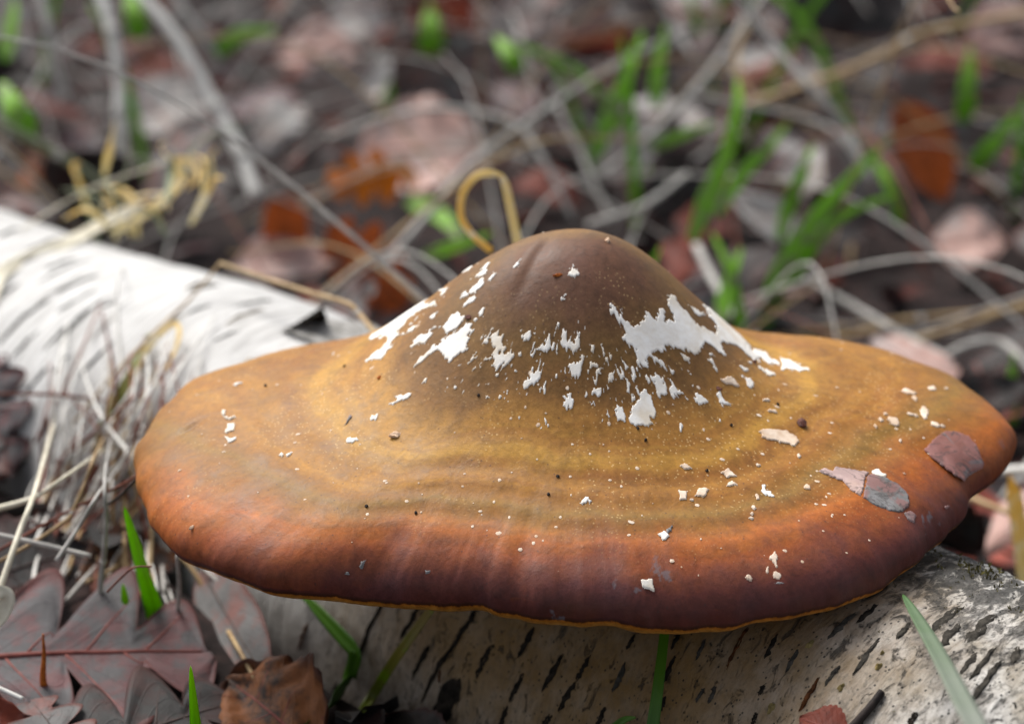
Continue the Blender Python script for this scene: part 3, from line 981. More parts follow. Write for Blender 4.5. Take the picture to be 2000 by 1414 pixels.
# outlines of the places where the brown skin has flaked away, in picture points
A3 = lambda *p: conv(p, 650, 420, 4.0)
A4 = lambda *p: conv(p, 1100, 500, 4.0)
A5 = lambda *p: conv(p, 1450, 750, 3.535)
A6 = lambda *p: conv(p, 250, 650, 2.668)
A7 = lambda *p: conv(p, 800, 800, 3.077)
PEEL = [
    A3((270, 960), (380, 850), (560, 740), (640, 660), (740, 640), (720, 690), (830, 680), (810, 710), (700, 740), (600, 800), (560, 860), (480, 960), (440, 1050), (380, 1130), (250, 1150), (330, 1080), (420, 1000), (400, 950), (300, 960)),
    A3((600, 860), (660, 770), (705, 775), (650, 840)), A3((840, 890), (900, 830), (930, 780), (990, 770), (1040, 800), (1000, 850), (960, 880), (890, 930)),
    A3((620, 1200), (660, 1120), (800, 1020), (860, 970), (950, 920), (1040, 850), (1090, 850), (1080, 920), (1050, 960), (1080, 960), (1040, 1050), (980, 1090), (910, 1160), (860, 1100), (820, 1070), (760, 1100), (680, 1150)),
    A3((610, 1020), (640, 960), (720, 930), (800, 880), (780, 940), (700, 1010)), A3((1065, 600), (1110, 540), (1180, 490), (1170, 560), (1100, 610)),
    A3((1080, 510), (1160, 440), (1230, 370), (1200, 440), (1120, 490)), A3((990, 650), (1040, 600), (1045, 630), (1000, 655)),
    A3((1020, 720), (1060, 660), (1120, 650), (1100, 690), (1040, 715)), A3((825, 580), (850, 520), (905, 490), (880, 530)), A3((840, 640), (840, 590), (910, 550), (900, 600)),
    A3((1190, 1130), (1240, 1090), (1260, 1040), (1240, 1000), (1240, 930), (1305, 900), (1290, 980), (1330, 940), (1320, 1010), (1350, 1050), (1310, 1090), (1400, 1060), (1380, 1120), (1300, 1200), (1230, 1230), (1260, 1150), (1230, 1140)),
    A3((1500, 1350), (1500, 1320), (1540, 1260), (1590, 1170), (1600, 1210), (1625, 1240), (1620, 1280), (1570, 1330)), A3((1470, 960), (1480, 910), (1540, 900), (1570, 930), (1520, 990)),
    A3((1610, 1050), (1690, 950), (1720, 1020), (1670, 1080)), A3((1770, 1010), (1790, 950), (1830, 890), (1830, 970), (1870, 1000), (1900, 1040), (1860, 1050)),
    A3((1830, 1140), (1900, 1160), (1960, 1100), (1980, 1140), (1930, 1200), (1940, 1250), (1880, 1290), (1870, 1230), (1840, 1190)),
    A3((1820, 470), (1880, 390), (1920, 460), (1890, 490)), A3((1430, 1090), (1470, 1060), (1490, 1120), (1440, 1110)), A3((1770, 640), (1810, 620), (1805, 665), (1780, 660)), A3((1085, 1220), (1160, 1150), (1150, 1190)),
    A3((560, 930), (660, 870), (640, 900), (580, 940)), A3((770, 800), (820, 750), (800, 790)), A3((1220, 520), (1260, 465), (1250, 500), (1215, 550)), A3((1100, 820), (1180, 730), (1170, 780), (1120, 815)), A3((1035, 1150), (1070, 1090), (1120, 1080), (1080, 1130)),
    A3((1010, 440), (1080, 395), (1040, 435)), A3((1410, 415), (1465, 370), (1450, 400)), A3((1550, 1090), (1590, 1050), (1570, 1110)),
    A4((360, 370), (440, 420), (500, 530), (560, 545), (610, 530), (640, 440), (740, 490), (740, 420), (790, 410), (800, 510), (860, 510), (840, 450), (820, 370), (800, 310), (870, 320), (920, 390), (1000, 490), (1060, 550), (1190, 610), (1200, 570), (1150, 480), (1050, 340), (1100, 370), (1200, 460), (1310, 530), (1420, 610), (1590, 700), (1470, 660), (1400, 640), (1480, 730), (1600, 770), (1690, 850), (1600, 850), (1480, 790), (1350, 700), (1250, 690), (1230, 730), (1290, 800), (1200, 740), (1110, 690), (1080, 740), (1030, 790), (960, 740), (860, 710), (820, 700), (760, 760), (700, 760), (640, 830), (660, 870), (600, 850), (570, 850), (570, 770), (540, 720), (460, 660), (480, 610), (470, 550), (400, 480)),
    A4((980, 390), (1060, 430), (1110, 470), (1050, 470)), A4((1700, 800), (1800, 830), (1920, 890), (1820, 900), (1720, 880)),
    A4((520, 1200), (570, 1130), (600, 1060), (650, 1050), (700, 1140), (740, 1220), (730, 1270), (670, 1270), (735, 1310), (710, 1350), (620, 1320), (530, 1330), (500, 1270)),
    A4((410, 1150), (460, 1180), (490, 1260), (480, 1300), (430, 1290)), A4((0, 1100), (50, 1080), (80, 1150), (80, 1200), (0, 1190)), A4((215, 1080), (300, 1000), (310, 1040), (290, 1100)),
    A4((700, 900), (760, 930), (790, 1010), (790, 1080), (750, 1100), (710, 1030)), A4((820, 940), (870, 980), (880, 1030), (930, 1075), (860, 1080), (830, 1040), (850, 1010)), A4((1020, 1100), (1040, 1080), (1120, 1140), (1090, 1160), (1040, 1140)),
    A4((1190, 1080), (1240, 1080), (1280, 1130), (1325, 1160), (1250, 1170)), A4((1395, 930), (1440, 950), (1500, 1000), (1470, 1025)), A4((1380, 860), (1470, 890), (1475, 910), (1420, 900)), A4((1120, 810), (1180, 830), (1235, 865), (1180, 870)),
    A4((515, 860), (550, 860), (580, 950), (550, 980)), A4((360, 930), (400, 880), (410, 900), (370, 1000), (340, 980)), A4((250, 920), (290, 860), (315, 880), (290, 920)), A4((210, 840), (270, 830), (280, 870), (220, 875)),
    A4((1540, 880), (1600, 890), (1625, 930), (1570, 910)), A4((920, 760), (1000, 800), (990, 830), (950, 820)), A4((700, 780), (750, 800), (765, 880), (730, 860)), A4((500, 990), (530, 980), (520, 1010)), A4((540, 1080), (560, 1110), (545, 1150), (520, 1120)),
    A7((1390, 1020), (1460, 1020), (1475, 1100), (1400, 1070)), A7((1485, 745), (1540, 730), (1570, 760), (1520, 790)), A7((1025, 560), (1050, 515), (1090, 520), (1080, 560), (1040, 580)),
    A6((1360, 375), (1400, 335), (1480, 300), (1480, 335), (1420, 355)), A6((1240, 475), (1270, 430), (1320, 410), (1290, 450)), A6((1145, 565), (1160, 553), (1188, 558), (1170, 578)),
    A6((975, 155), (1020, 135), (1018, 155)), A6((1030, 115), (1075, 98), (1070, 115)), A6((485, 430), (480, 412), (515, 400), (500, 435), (530, 445), (550, 425), (562, 440), (530, 460)),
    A6((500, 520), (520, 480), (560, 470), (555, 510), (510, 525)), A6((505, 540), (540, 555), (568, 540), (560, 565), (520, 575)), A6((788, 640), (800, 622), (822, 640), (800, 652)), A6((825, 640), (858, 620), (850, 640), (830, 652)), A6((545, 272), (595, 262), (560, 280)),
    A5((890, 605), (940, 590), (995, 630), (990, 655), (910, 640)), A5((130, 720), (150, 680), (175, 740), (235, 780), (180, 775), (125, 745)),
]
PALE = [
    A5((520, 605), (560, 585), (620, 600), (640, 575), (760, 590), (880, 615), (850, 640), (842, 700), (822, 782), (740, 730), (690, 670), (620, 650)),
    A5((100, 330), (150, 310), (300, 325), (380, 360), (395, 400), (360, 430), (260, 410), (140, 370)), A4((1230, 970), (1300, 940), (1350, 980), (1390, 1030), (1330, 1020), (1260, 1000)),
    A5((180, 1205), (220, 1155), (245, 1185), (240, 1285)), A7((1620, 340), (1650, 320), (1710, 355), (1660, 365)), A7((1870, 380), (1910, 350), (1970, 400), (1900, 410)), A7((1900, 460), (1940, 430), (1980, 460)),
    A7((1615, 490), (1670, 490), (1665, 550), (1620, 545)), A7((1710, 520), (1740, 475), (1810, 475), (1770, 530)), A7((1680, 535), (1715, 530), (1705, 560)),
]
for (cx, cy, a, b) in [(1255, 200, 34, 44), (1045, 260, 46, 30), (1150, 58, 58, 18), (1190, 105, 24, 18), (1172, 217, 42, 12), (990, 208, 22, 11), (960, 250, 22, 12), (1340, 285, 56, 16), (920, 295, 16, 14),
                       (447, 715, 27, 18), (115, 563, 20, 12), (165, 112, 26, 14), (205, 192, 36, 10), (390, 500, 12, 18), (105, 782, 18, 18), (80, 856, 18, 20), (68, 900, 18, 16), (64, 932, 16, 14), (1310, 35, 30, 18), (1405, 28, 22, 16), (1090, 396, 14, 12),
                       (45, 1340, 26, 28), (172, 1290, 20, 30), (235, 1330, 34, 40)]:
    PALE.append(A5(*[(cx + a * math.cos(t), cy + b * math.sin(t) + 0.25 * a * math.cos(t)) for t in np.linspace(0, 2 * math.pi, 9)[:-1]]))
SLATE = [
    A5((860, 640), (890, 620), (990, 650), (1090, 700), (1145, 770), (1155, 840), (1110, 885), (1050, 885), (930, 850), (830, 785), (850, 700)),
    A5((1250, 460), (1300, 400), (1370, 340), (1450, 325), (1560, 360), (1630, 440), (1670, 560), (1640, 640), (1560, 695), (1480, 640), (1380, 570), (1290, 500)),
    A5((1115, 890), (1160, 870), (1205, 910), (1190, 965), (1140, 940)), A6((1125, 485), (1160, 425), (1170, 440), (1140, 475)), A7((1540, 722), (1585, 690), (1575, 732), (1545, 750)),
    A6((1125, 1310), (1125, 1250), (1150, 1240), (1175, 1290), (1165, 1310)), A6((1200, 1230), (1215, 1190), (1245, 1180), (1225, 1240)), A6((1550, 1260), (1548, 1238), (1580, 1235), (1570, 1262)),
    A7((1860, 1175), (1890, 1160), (1980, 1158), (1960, 1180), (1880, 1190)), A7((1180, 1100), (1200, 1070), (1240, 1072), (1210, 1120)), A5((205, 1390), (240, 1360), (300, 1380), (260, 1400)), A5((1390, 845), (1420, 835), (1445, 855), (1405, 868)),
]


def poly_sd(px, py, poly):
    """signed distance in picture points, positive inside."""
    p = np.asarray(poly, float)
    q = np.roll(p, -1, 0)
    d2 = np.full(px.shape, 1e9)
    ins = np.zeros(px.shape, bool)
    for (x0, y0), (x1, y1) in zip(p, q):
        ex, ey = x1 - x0, y1 - y0
        t = np.clip(((px - x0) * ex + (py - y0) * ey) / (ex * ex + ey * ey + 1e-9), 0, 1)
        d2 = np.minimum(d2, (px - x0 - t * ex) ** 2 + (py - y0 - t * ey) ** 2)
        c = ((y0 > py) != (y1 > py)) & (px < (x1 - x0) * (py - y0) / (y1 - y0 + 1e-12) + x0)
        ins ^= c
    d = np.sqrt(d2)
    return np.where(ins, d, -d)


def streak(px, py):
    """noise drawn out along the slope of the hump."""
    th = np.arctan2(px - 1135, py - 400)
    r = np.hypot(px - 1135, py - 400)
    return fbm(th * 26, r * 0.03, 51, 4)


def cells_to_parts(X, Y, keep, mat, name, lift, big):
    """kept grid cells -> connected pieces of thin skin; big pieces are parts, the crumbs are one part."""
    nx, ny = keep.shape
    lab = -np.ones(keep.shape, int)
    comps = []
    ks = np.argwhere(keep)
    for (i, j) in ks:
        if lab[i, j] >= 0:
            continue
        st = [(i, j)]
        lab[i, j] = len(comps)
        cc = []
        while st:
            a, b = st.pop()
            cc.append((a, b))
            for c, d in ((a + 1, b), (a - 1, b), (a, b + 1), (a, b - 1)):
                if 0 <= c < nx and 0 <= d < ny and keep[c, d] and lab[c, d] < 0:
                    lab[c, d] = lab[i, j]
                    st.append((c, d))
        comps.append(cc)
    Z, rho = cap_top(X, Y)
    rest = []

    def make(nm, cc):
        cc = np.array(cc)
        idx = {}
        vs, pa, fs = [], [], []
        used = np.zeros((nx + 1, ny + 1), int)
        np.add.at(used, (cc[:, 0], cc[:, 1]), 1)
        np.add.at(used, (cc[:, 0] + 1, cc[:, 1]), 1)
        np.add.at(used, (cc[:, 0], cc[:, 1] + 1), 1)
        np.add.at(used, (cc[:, 0] + 1, cc[:, 1] + 1), 1)
        vi = np.argwhere(used > 0)
        num = np.zeros((nx + 1, ny + 1), int)
        num[vi[:, 0], vi[:, 1]] = np.arange(len(vi))
        x, y = X[vi[:, 0], vi[:, 1]], Y[vi[:, 0], vi[:, 1]]
        inner = used[vi[:, 0], vi[:, 1]] == 4
        z = Z[vi[:, 0], vi[:, 1]] + np.where(inner, lift, lift * 0.25)
        W = cap_world(x, y, z)
        f = np.stack([num[cc[:, 0], cc[:, 1]], num[cc[:, 0] + 1, cc[:, 1]], num[cc[:, 0] + 1, cc[:, 1] + 1], num[cc[:, 0], cc[:, 1] + 1]], -1)
        return mesh_obj(nm, W, f, mat, CAP, W[0], attrs={'pp': np.stack([x, y, z], -1)})
    n = 0
    for cc in comps:
        if len(cc) >= big:
            make(name, cc)
            n += 1
        else:
            rest += cc
    if rest:
        o = make(name + '_crumbs', rest)
        o['kind'] = 'stuff'
    return n


def build_peel():
    # white flakes round the hump
    h = 0.0095
    xs, ys = np.arange(-4.9, 5.1, h), np.arange(-3.6, 2.6, h)
    X, Y = np.meshgrid(xs, ys, indexing='ij')
    Z, rho = cap_top(X, Y)
    px, py = proj(cap_world(X, Y, Z).reshape(-1, 3))
    px, py = px.reshape(X.shape), py.reshape(X.shape)
    fld = np.full(X.shape, -40.0)
    near = np.full(X.shape, -400.0)
    for p in PEEL:
        a = np.array(p)
        m = (px > a[:, 0].min() - 40) & (px < a[:, 0].max() + 40) & (py > a[:, 1].min() - 40) & (py < a[:, 1].max() + 40)
        if m.any():
            fld[m] = np.maximum(fld[m], poly_sd(px[m], py[m], p))
    st = streak(px, py)
    fine = fbm(X * 5.5, Y * 5.5, 52, 4)
    fine2 = fbm(X * 15, Y * 15, 55, 3)
    th = np.arctan2(px - 1135, py - 400)
    st2 = fbm(th * 55, np.hypot(px - 1135, py - 400) * 0.045, 56, 3)
    val = fld + 6.0 * st + 5.0 * fine + 4.0 * fine2 + 7.0 * st2
    # scattered slivers of the same on the flare of the hump
    zone = np.exp(-(((px - 1140) / 330) ** 4)) * np.exp(-(((py - 715) / 105) ** 4))
    zone = np.maximum(zone, 0.8 * np.exp(-(((px - 1190) / 260) ** 4)) * np.exp(-(((py - 825) / 26) ** 2)))
    sl = 0.45 * streak(px * 1.0 + 13, py) + 0.8 * st2 + 0.35 * gnoise(X * 3.0, Y * 3.0, 53)
    v2 = np.where(py > 520, (sl - (0.92 - 0.70 * zone)), -1)
    keep_v = (val > 0) | (v2 > 0)
    kc = keep_v[:-1, :-1] & keep_v[1:, :-1] & keep_v[:-1, 1:] & keep_v[1:, 1:]
    # only the side of the hump that was looked at; the back keeps its own random flakes
    n = cells_to_parts(X, Y, kc, MT['white'], 'peeled_patch', 0.024, 130)
    # patches farther out on the cap, each on its own small grid
    def local(polys, mat, name, jag, h=0.012):
        nonlocal n
        for k, p in enumerate(polys):
            a = np.array(p)
            cx, cy = a.mean(0)
            # where the middle of the patch lies on the cap
            gx, gy = np.meshgrid(np.linspace(-8.6, 8.9, 350), np.linspace(-5.3, 1.5, 170), indexing='ij')
            gz, gr = cap_top(gx, gy)
            qx, qy = LOC
            d = (qx - cx) ** 2 + (qy - cy) ** 2
            i, j = np.unravel_index(np.argmin(d), d.shape)
            x0, y0 = gx[i, j], gy[i, j]
            if abs(x0) < 4.6 and -3.3 < y0 < 2.4 and mat is MT['white']:
                continue
            ex = (a[:, 0].max() - a[:, 0].min()) / 100 * 0.62 + 0.12
            ey = (a[:, 1].max() - a[:, 1].min()) / 100 * 1.5 + 0.2
            xs, ys = np.arange(x0 - ex, x0 + ex, h), np.arange(y0 - ey, y0 + ey, h)
            XX, YY = np.meshgrid(xs, ys, indexing='ij')
            ZZ, rr = cap_top(XX, YY)
            ax, ay = proj(cap_world(XX, YY, ZZ).reshape(-1, 3))
            ax, ay = ax.reshape(XX.shape), ay.reshape(XX.shape)
            v = poly_sd(ax, ay, p) + jag * fbm(XX * 8, YY * 8, 60 + k, 4)
            kv = (v > 0) & (rr < 0.985)
            kc = kv[:-1, :-1] & kv[1:, :-1] & kv[:-1, 1:] & kv[1:, 1:]
            if kc.any():
                cells_to_parts(XX, YY, kc, mat, name, 0.03, 12)
    gx, gy = np.meshgrid(np.linspace(-8.6, 8.9, 350), np.linspace(-5.3, 1.5, 170), indexing='ij')
    gz, gr = cap_top(gx, gy)
    LOC = [t.reshape(gx.shape) for t in proj(cap_world(gx, gy, gz).reshape(-1, 3))]
    bad = gr >= 0.99
    LOC[0] = np.where(bad, 1e6, LOC[0])
    local(PEEL, MT['white'], 'peeled_patch', 4.0)
    local(PALE[:1], MT['pinkgrey'], 'pale_patch', 3.0)
    local(PALE[1:], MT['pale'], 'pale_patch', 4.5)
    local(SLATE[:1] + SLATE[2:], MT['slate'], 'slate_patch', 3.0)
    local(SLATE[1:2], MT['slate_pink'], 'slate_patch', 3.0)
    # pin-prick flecks over the whole cap: one scattered part
    r = np.random.default_rng(77)
    V, Fc, A_ = [], [], []
    for _ in range(260):
        ph, rr = r.uniform(-math.pi, math.pi), math.sqrt(r.uniform(0.10, 0.93))
        R_ = float(r_out(np.array(ph)))
        x, y = CX + rr * R_ * math.cos(ph), CY + rr * R_ * math.sin(ph)
        sz = r.uniform(0.012, 0.04)
        k = 6
        i0 = len(V)
        el = r.uniform(0.6, 1.7)
        for j in range(k):
            t = 2 * math.pi * j / k
            xx, yy = x + sz * el * math.cos(t) * r.uniform(0.7, 1.2), y + sz * math.sin(t) * r.uniform(0.7, 1.2)
            z = float(cap_top(np.array(xx), np.array(yy))[0])
            V.append((xx, yy, z + 0.004))
        z = float(cap_top(np.array(x), np.array(y))[0])
        V.append((x, y, z + 0.02))
        Fc += [(i0 + j, i0 + (j + 1) % k, i0 + k) for j in range(k)]
    V = np.array(V)
    o = mesh_obj('pale_flecks', cap_world(V[:, 0], V[:, 1], V[:, 2]), Fc, MT['pale'], CAP, cap_world(*V[0][:, None])[0], attrs={'pp': V})
    o['kind'] = 'stuff'


build_peel()


def cap_at(px, py):
    """cap surface point seen at a picture point (front half)."""
    gx, gy = np.meshgrid(np.linspace(-8.6, 8.9, 500), np.linspace(-5.3, 1.3, 300), indexing='ij')
    gz, gr = cap_top(gx, gy)
    ax, ay = proj(cap_world(gx, gy, gz).reshape(-1, 3))
    k = np.argmin((ax - px) ** 2 + (ay - py) ** 2 + np.where(gr.ravel() > 0.99, 1e6, 0))
    return cap_world(gx, gy, gz).reshape(-1, 3)[k]


def crumb(name, label, p, L, w, h, mat, seed, yaw):
    """irregular scale of bark or bud, a crumpled little shell resting on the cap."""
    n, m = 9, 7
    u, v = np.meshgrid(np.linspace(-1, 1, n), np.linspace(-1, 1, m), indexing='ij')
    wd = np.clip(1 - np.abs(u) ** 1.8, 0.08, 1) * (1 + 0.35 * gnoise(u * 1.7, v * 0 + seed, 4))
    x, y = u * L / 2, v * wd * w / 2
    z = h * (0.25 + 0.75 * (1 - v ** 2) * np.clip(1 - u ** 2, 0, 1)) + 0.45 * h * gnoise(u * 2.1 + seed, v * 2.1, 5)
    lo = z * 0 - 0.01
    c, s = math.cos(yaw), math.sin(yaw)
    xx, yy = c * x - s * y, s * x + c * y
    top = p + np.stack([xx, yy, z], -1)
    bot = p + np.stack([xx * 0.9, yy * 0.9, lo], -1)
    vs = np.vstack([top.reshape(-1, 3), bot.reshape(-1, 3)])
    f = grid_faces(n, m)
    N = n * m
    f2 = [tuple(N + i for i in q)[::-1] for q in f]
    rim = [i * m for i in range(n)] + [(n - 1) * m + j for j in range(1, m)] + [i * m + m - 1 for i in range(n - 2, -1, -1)] + [j for j in range(m - 2, 0, -1)]
    side = [(a, N + a, N + b, b) for a, b in zip(rim, rim[1:] + rim[:1])]
    o = mesh_obj(name, vs, f + f2 + side, mat, None, p)
    return tag(o, label, 'crumb')


crumb('bud_scale', 'crumpled dark brown bud scale on the golden right side of the fungus', cap_at(1565, 830), .30, .2, .13, MT['crumb'], 2, 1.9)
crumb('bark_crumb', 'tiny orange crumb beside a white flake on the hump top', cap_at(1090, 538), .20, .06, .05, MT['crumb_orange'], 3, 0.2)
crumb('bark_crumb', 'tiny rust crumb on the flare left of the hump', cap_at(742, 738), .10, .08, .05, MT['crumb_orange'], 4, 0.7)
crumb('bark_crumb', 'curled pinkish crumb alone on the golden left half of the cap', cap_at(772, 852), .26, .14, .08, MT['crumb_pale'], 5, 0.3)
crumb('bark_crumb', 'dark brown crumb touching the right edge of a white flake by the left flare', cap_at(916, 622), .16, .1, .06, MT['crumb'], 6, -0.5)
crumb('bark_crumb', 'dark brown crumb below the main white patch at the right flare', cap_at(1402, 760), .18, .07, .05, MT['crumb'], 7, -0.5)
crumb('bark_crumb', 'pinkish sliver lying on the orange lower left lobe', cap_at(376, 1030), .18, .05, .05, MT['crumb_pale'], 8, 1.0)
crumb('bark_crumb', 'round mauve crumb among white slivers at the right flare', cap_at(1473, 709), .09, .09, .07, MT['crumb'], 9, 0)
crumb('bark_crumb', 'pale green grain on the skyline of the hump right of its top', cap_at(1192, 458), .11, .1, .07, MT['crumb_pale'], 10, 0)
for k, (x, y) in enumerate([(715, 990), (812, 1002), (1072, 967), (1090, 930), (1262, 860), (1246, 838), (1520, 790), (936, 772), (660, 690), (518, 745), (1430, 832), (1380, 920)]):
    o = crumb('soil_grain', 'small dark soil grain lying loose on the cap', cap_at(x, y), .07, .06, .045, MT['twig_dark'], 20 + k, k)
    o['group'] = 'soil grains on the cap'


# ================================================================== plants and litter
def resolve(p):
    """(px, py, y) -> point at depth y; (px, py, 'h', off) -> point off cm in front of log or ground."""
    if len(p) == 4:
        return scene_hit(p[0], p[1], p[3])
    return at(p[0], p[1], p[2])


def stem(name, label, cat, mat, pts, r0, r1, nodes=(), group=None, k=7):
    P = [resolve(p) for p in pts]
    n = max(10, 7 * len(P))
    if nodes:
        o = thing(name, label, cat, P[0], group)
        v, f, u = tube_geo(P, r0, r1, n, k)
        sk = mesh_obj('stalk', v, f, MT[mat], o, P[0], attrs={'u': u})
        c = spline(P, 60)
        for q in nodes:
            i = min(max(int(q * 59), 1), 57)
            r = (r0 + (r1 - r0) * q)
            d = (c[i + 1] - c[i - 1]) / np.linalg.norm(c[i + 1] - c[i - 1])
            v, f, u = tube_geo([c[i] - d * r * 1.1, c[i] - d * r * 0.5, c[i], c[i] + d * r * 0.5, c[i] + d * r * 1.1], r * 1.02, r * 1.02, 9, 8)
            cc = v.reshape(9, 8, 3)
            mid = cc.mean(1, keepdims=True)
            sw = 1 + 0.32 * np.sin(np.linspace(0, math.pi, 9))[:, None, None]
            mesh_obj('joint', (mid + (cc - mid) * sw).reshape(-1, 3), f, MT['straw_dim'], sk, c[i])
        return o
    v, f, u = tube_geo(P, r0, r1, n, k)
    o = mesh_obj(name, v, f, MT[mat], None, P[0], attrs={'u': u})
    return tag(o, label, cat, group)


def blade(name, label, mat, pts, w, cat='grass', fold=0.35, hint=None, prof=None, twist=0.0, group=None, rib=True):
    P = [resolve(p) for p in pts]
    n = max(18, 9 * len(P))
    v, f, u = blade_geo(P, w, n, hint, fold, prof, twist)
    if not rib:
        o = mesh_obj(name, v, f, MT[mat], None, P[0], attrs={'u': u})
        return tag(o, label, cat, group)
    o = thing(name, label, cat, P[0], group)
    mesh_obj('blade', v, f, MT[mat], o, P[0], attrs={'u': u})
    # keel along the back of the fold
    c = v.reshape(n, 10, 3)
    keel = (c[:, 2] + c[:, 7]) / 2 * 0.3 + c[:, 7] * 0.7
    kv, kf, ku = tube_geo(keel[:: 2], w * 0.045, w * 0.012, n, 5)
    mesh_obj('midrib', kv, kf, MT[mat], o, P[0], attrs={'u': ku})
    return o


flat = lambda u: np.clip(np.minimum(1, 0.7 + 3 * u), 0, 1) * np.minimum(1, (1 - u) * 6) + 0.02


def leaf_width(kind, u, seed):
    if kind == 'oak':
        env = np.sin(np.pi * np.clip(u, 0, 1) ** 0.8) ** 0.55
        lob = np.abs(np.sin(np.pi * (u * 3.6 + 0.35))) ** 0.75
        return env * (0.2 + 0.8 * lob)
    if kind == 'strip':
        return np.clip(np.sin(np.pi * np.clip(u * 0.96 + 0.02, 0, 1)), 0, 1) ** 0.4
    w = np.sin(np.pi * np.clip(u, 0, 1) ** 0.8) ** 0.9
    return w * (1 + 0.05 * np.sin(u * 60)) + 0.01


def leaf(name, label, mat, base, tip, width, kind='ovate', normal=(0, 0, 1), curl=0.15, cup=0.12, wav=0.08, seed=0, n=26, m=11, veins=0, vmat='vein_dark', stalk=0.25, group=None, parts=True, roll=0.0, bow=0.0):
    base, tip = np.asarray(base, float), np.asarray(tip, float)
    ax = tip - base
    L = np.linalg.norm(ax)
    ax = ax / L
    nr = np.asarray(normal, float)
    sd = np.cross(nr, ax)
    sd /= np.linalg.norm(sd)
    nr = np.cross(ax, sd)
    if roll:
        sd, nr = sd * math.cos(roll) + nr * math.sin(roll), nr * math.cos(roll) - sd * math.sin(roll)

    def P(u, v):
        u, v = np.asarray(u, float), np.asarray(v, float)
        w = leaf_width(kind, u + 0.02 * np.sign(v), seed) * width / 2
        x = u * L + (0.34 if kind == 'oak' else 0.12) * np.abs(v) * w
        y = v * w + bow * L * (u * (1 - u)) * 4
        z = curl * L * (np.cos((u - 0.5) * np.pi) - 0.6) * 0.5 + cup * np.abs(v) ** 1.5 * w + wav * width * (gnoise(u * 3.1 + seed, v * 1.4 + seed * 0.7, 70) + 0.5 * gnoise(u * 7 + seed, v * 3, 71)) * (0.3 + np.abs(v))
        return base + x[..., None] * ax + y[..., None] * sd + z[..., None] * nr
    u = np.linspace(0, 1, n)
    v = np.linspace(-1, 1, m)
    U, V = np.meshgrid(u, v, indexing='ij')
    vs = P(U, V).reshape(-1, 3)
    lf = np.stack([U, V, np.abs(V)], -1).reshape(-1, 3)
    if not parts:
        o = mesh_obj(name, vs, grid_faces(n, m), MT[mat], None, base, attrs={'lf': lf})
        return tag(o, label, 'leaf', group)
    o = thing(name, label, 'leaf', base, group)
    bl = mesh_obj('blade', vs, grid_faces(n, m), MT[mat], o, base, attrs={'lf': lf})
    if n > 40:
        sm = bl.modifiers.new('thickness', 'SOLIDIFY')
        sm.thickness = 0.015 * CM
        sm.offset = -1
    c = P(np.linspace(0, 0.97, 14), np.zeros(14)) + nr * 0.012 * width / 3
    if stalk:
        c = np.vstack([c[0] - ax * stalk * L + nr * 0.04 * L, c[0] - ax * stalk * L * 0.5, c])
    rr = 0.017 * width / 2 + 0.012
    tv, tf, tu = tube_geo(c, rr * 1.5, rr * 0.4, 26, 6)
    mesh_obj('midrib', tv, tf, MT[vmat], bl, base)
    for k in range(veins):
        for s in (-1, 1):
            u0 = 0.10 + 0.80 * (k + 0.35 * (s > 0)) / veins
            t = np.linspace(0.02, 0.9, 9)
            vc = P(np.clip(u0 + 0.10 * t, 0, 1), s * t) + nr * 0.008
            tv, tf, tu = tube_geo(vc, rr * 0.55, rr * 0.15, 12, 5)
            mesh_obj('vein', tv, tf, MT[vmat], bl, base)
    return o


H = lambda x, y, o=0.3: scene_hit(x, y, o)

# ------------------------------------------------------------------ leaves near the log
leaf('oak_leaf', 'grey and dusty pink lobed oak leaf with red midrib, beside the bright green blade', 'leaf_greypink', H(-170, 1290, 0.9), H(412, 1268, 0.9), 5.6, 'oak', (0.05, -0.22, 1), 0.04, 0.05, 0.022, 3, 70, 31, 4, 'vein_red', 0.1)
leaf('oak_leaf', 'dark grey lobed oak leaf tucked under the pink-grey one, rim red-brown', 'leaf_dark', H(70, 1500, 0.12), H(470, 1365, 0.2), 3.8, 'oak', (0.1, -0.1, 1), 0.03, 0.06, 0.025, 8, 54, 23, 4, 'vein_dark', 0.1)
leaf('oak_leaf', 'small grey leaf lobes poking up below the pink-grey oak leaf, near the dry brown bud', 'leaf_grey', H(150, 1500, 0.5), H(60, 1362, 0.75), 1.7, 'oak', (0.3, -0.5, 0.9), 0.08, 0.1, 0.03, 5, 44, 17, 3, 'vein_dark', 0.1)
leaf('fallen_leaf', 'scorched orange-brown crumpled leaf against the near side of the log', 'leaf_brown', H(620, 1470, 0.5), H(440, 1318, 0.6), 2.6, 'ovate', (-0.2, -0.5, 0.8), 0.15, 0.3, 0.16, 12, 44, 17, 3, 'vein_red', 0.1)
leaf('fallen_leaf', 'long narrow grey leaf leaning on the bark under the left lobe', 'leaf_grey', H(392, 1110, 0.5), H(520, 1330, 0.7), 1.5, 'strip', (-0.3, -0.8, 0.5), 0.03, 0.1, 0.05, 4, 30, 11, 0, 'vein_dark', 0.1)
leaf('fallen_leaf', 'dull red leaf edge sticking up beneath the grey leaf lobes', 'leaf_red', H(-60, 1460, 0.8), H(60, 1398, 0.8), 1.8, 'ovate', (0.1, -0.6, 0.8), 0.1, 0.2, 0.05, 6, 30, 11, 0, 'vein_red', 0.1)
leaf('fallen_leaf', 'broad smooth grey leaf behind the crossing cream and grey stems', 'leaf_dark', H(-90, 1150, 0.5), H(180, 1068, 0.7), 3.0, 'ovate', (0.1, -0.45, 0.9), 0.05, 0.1, 0.05, 7, 34, 13, 3, 'vein_dark', 0.1)
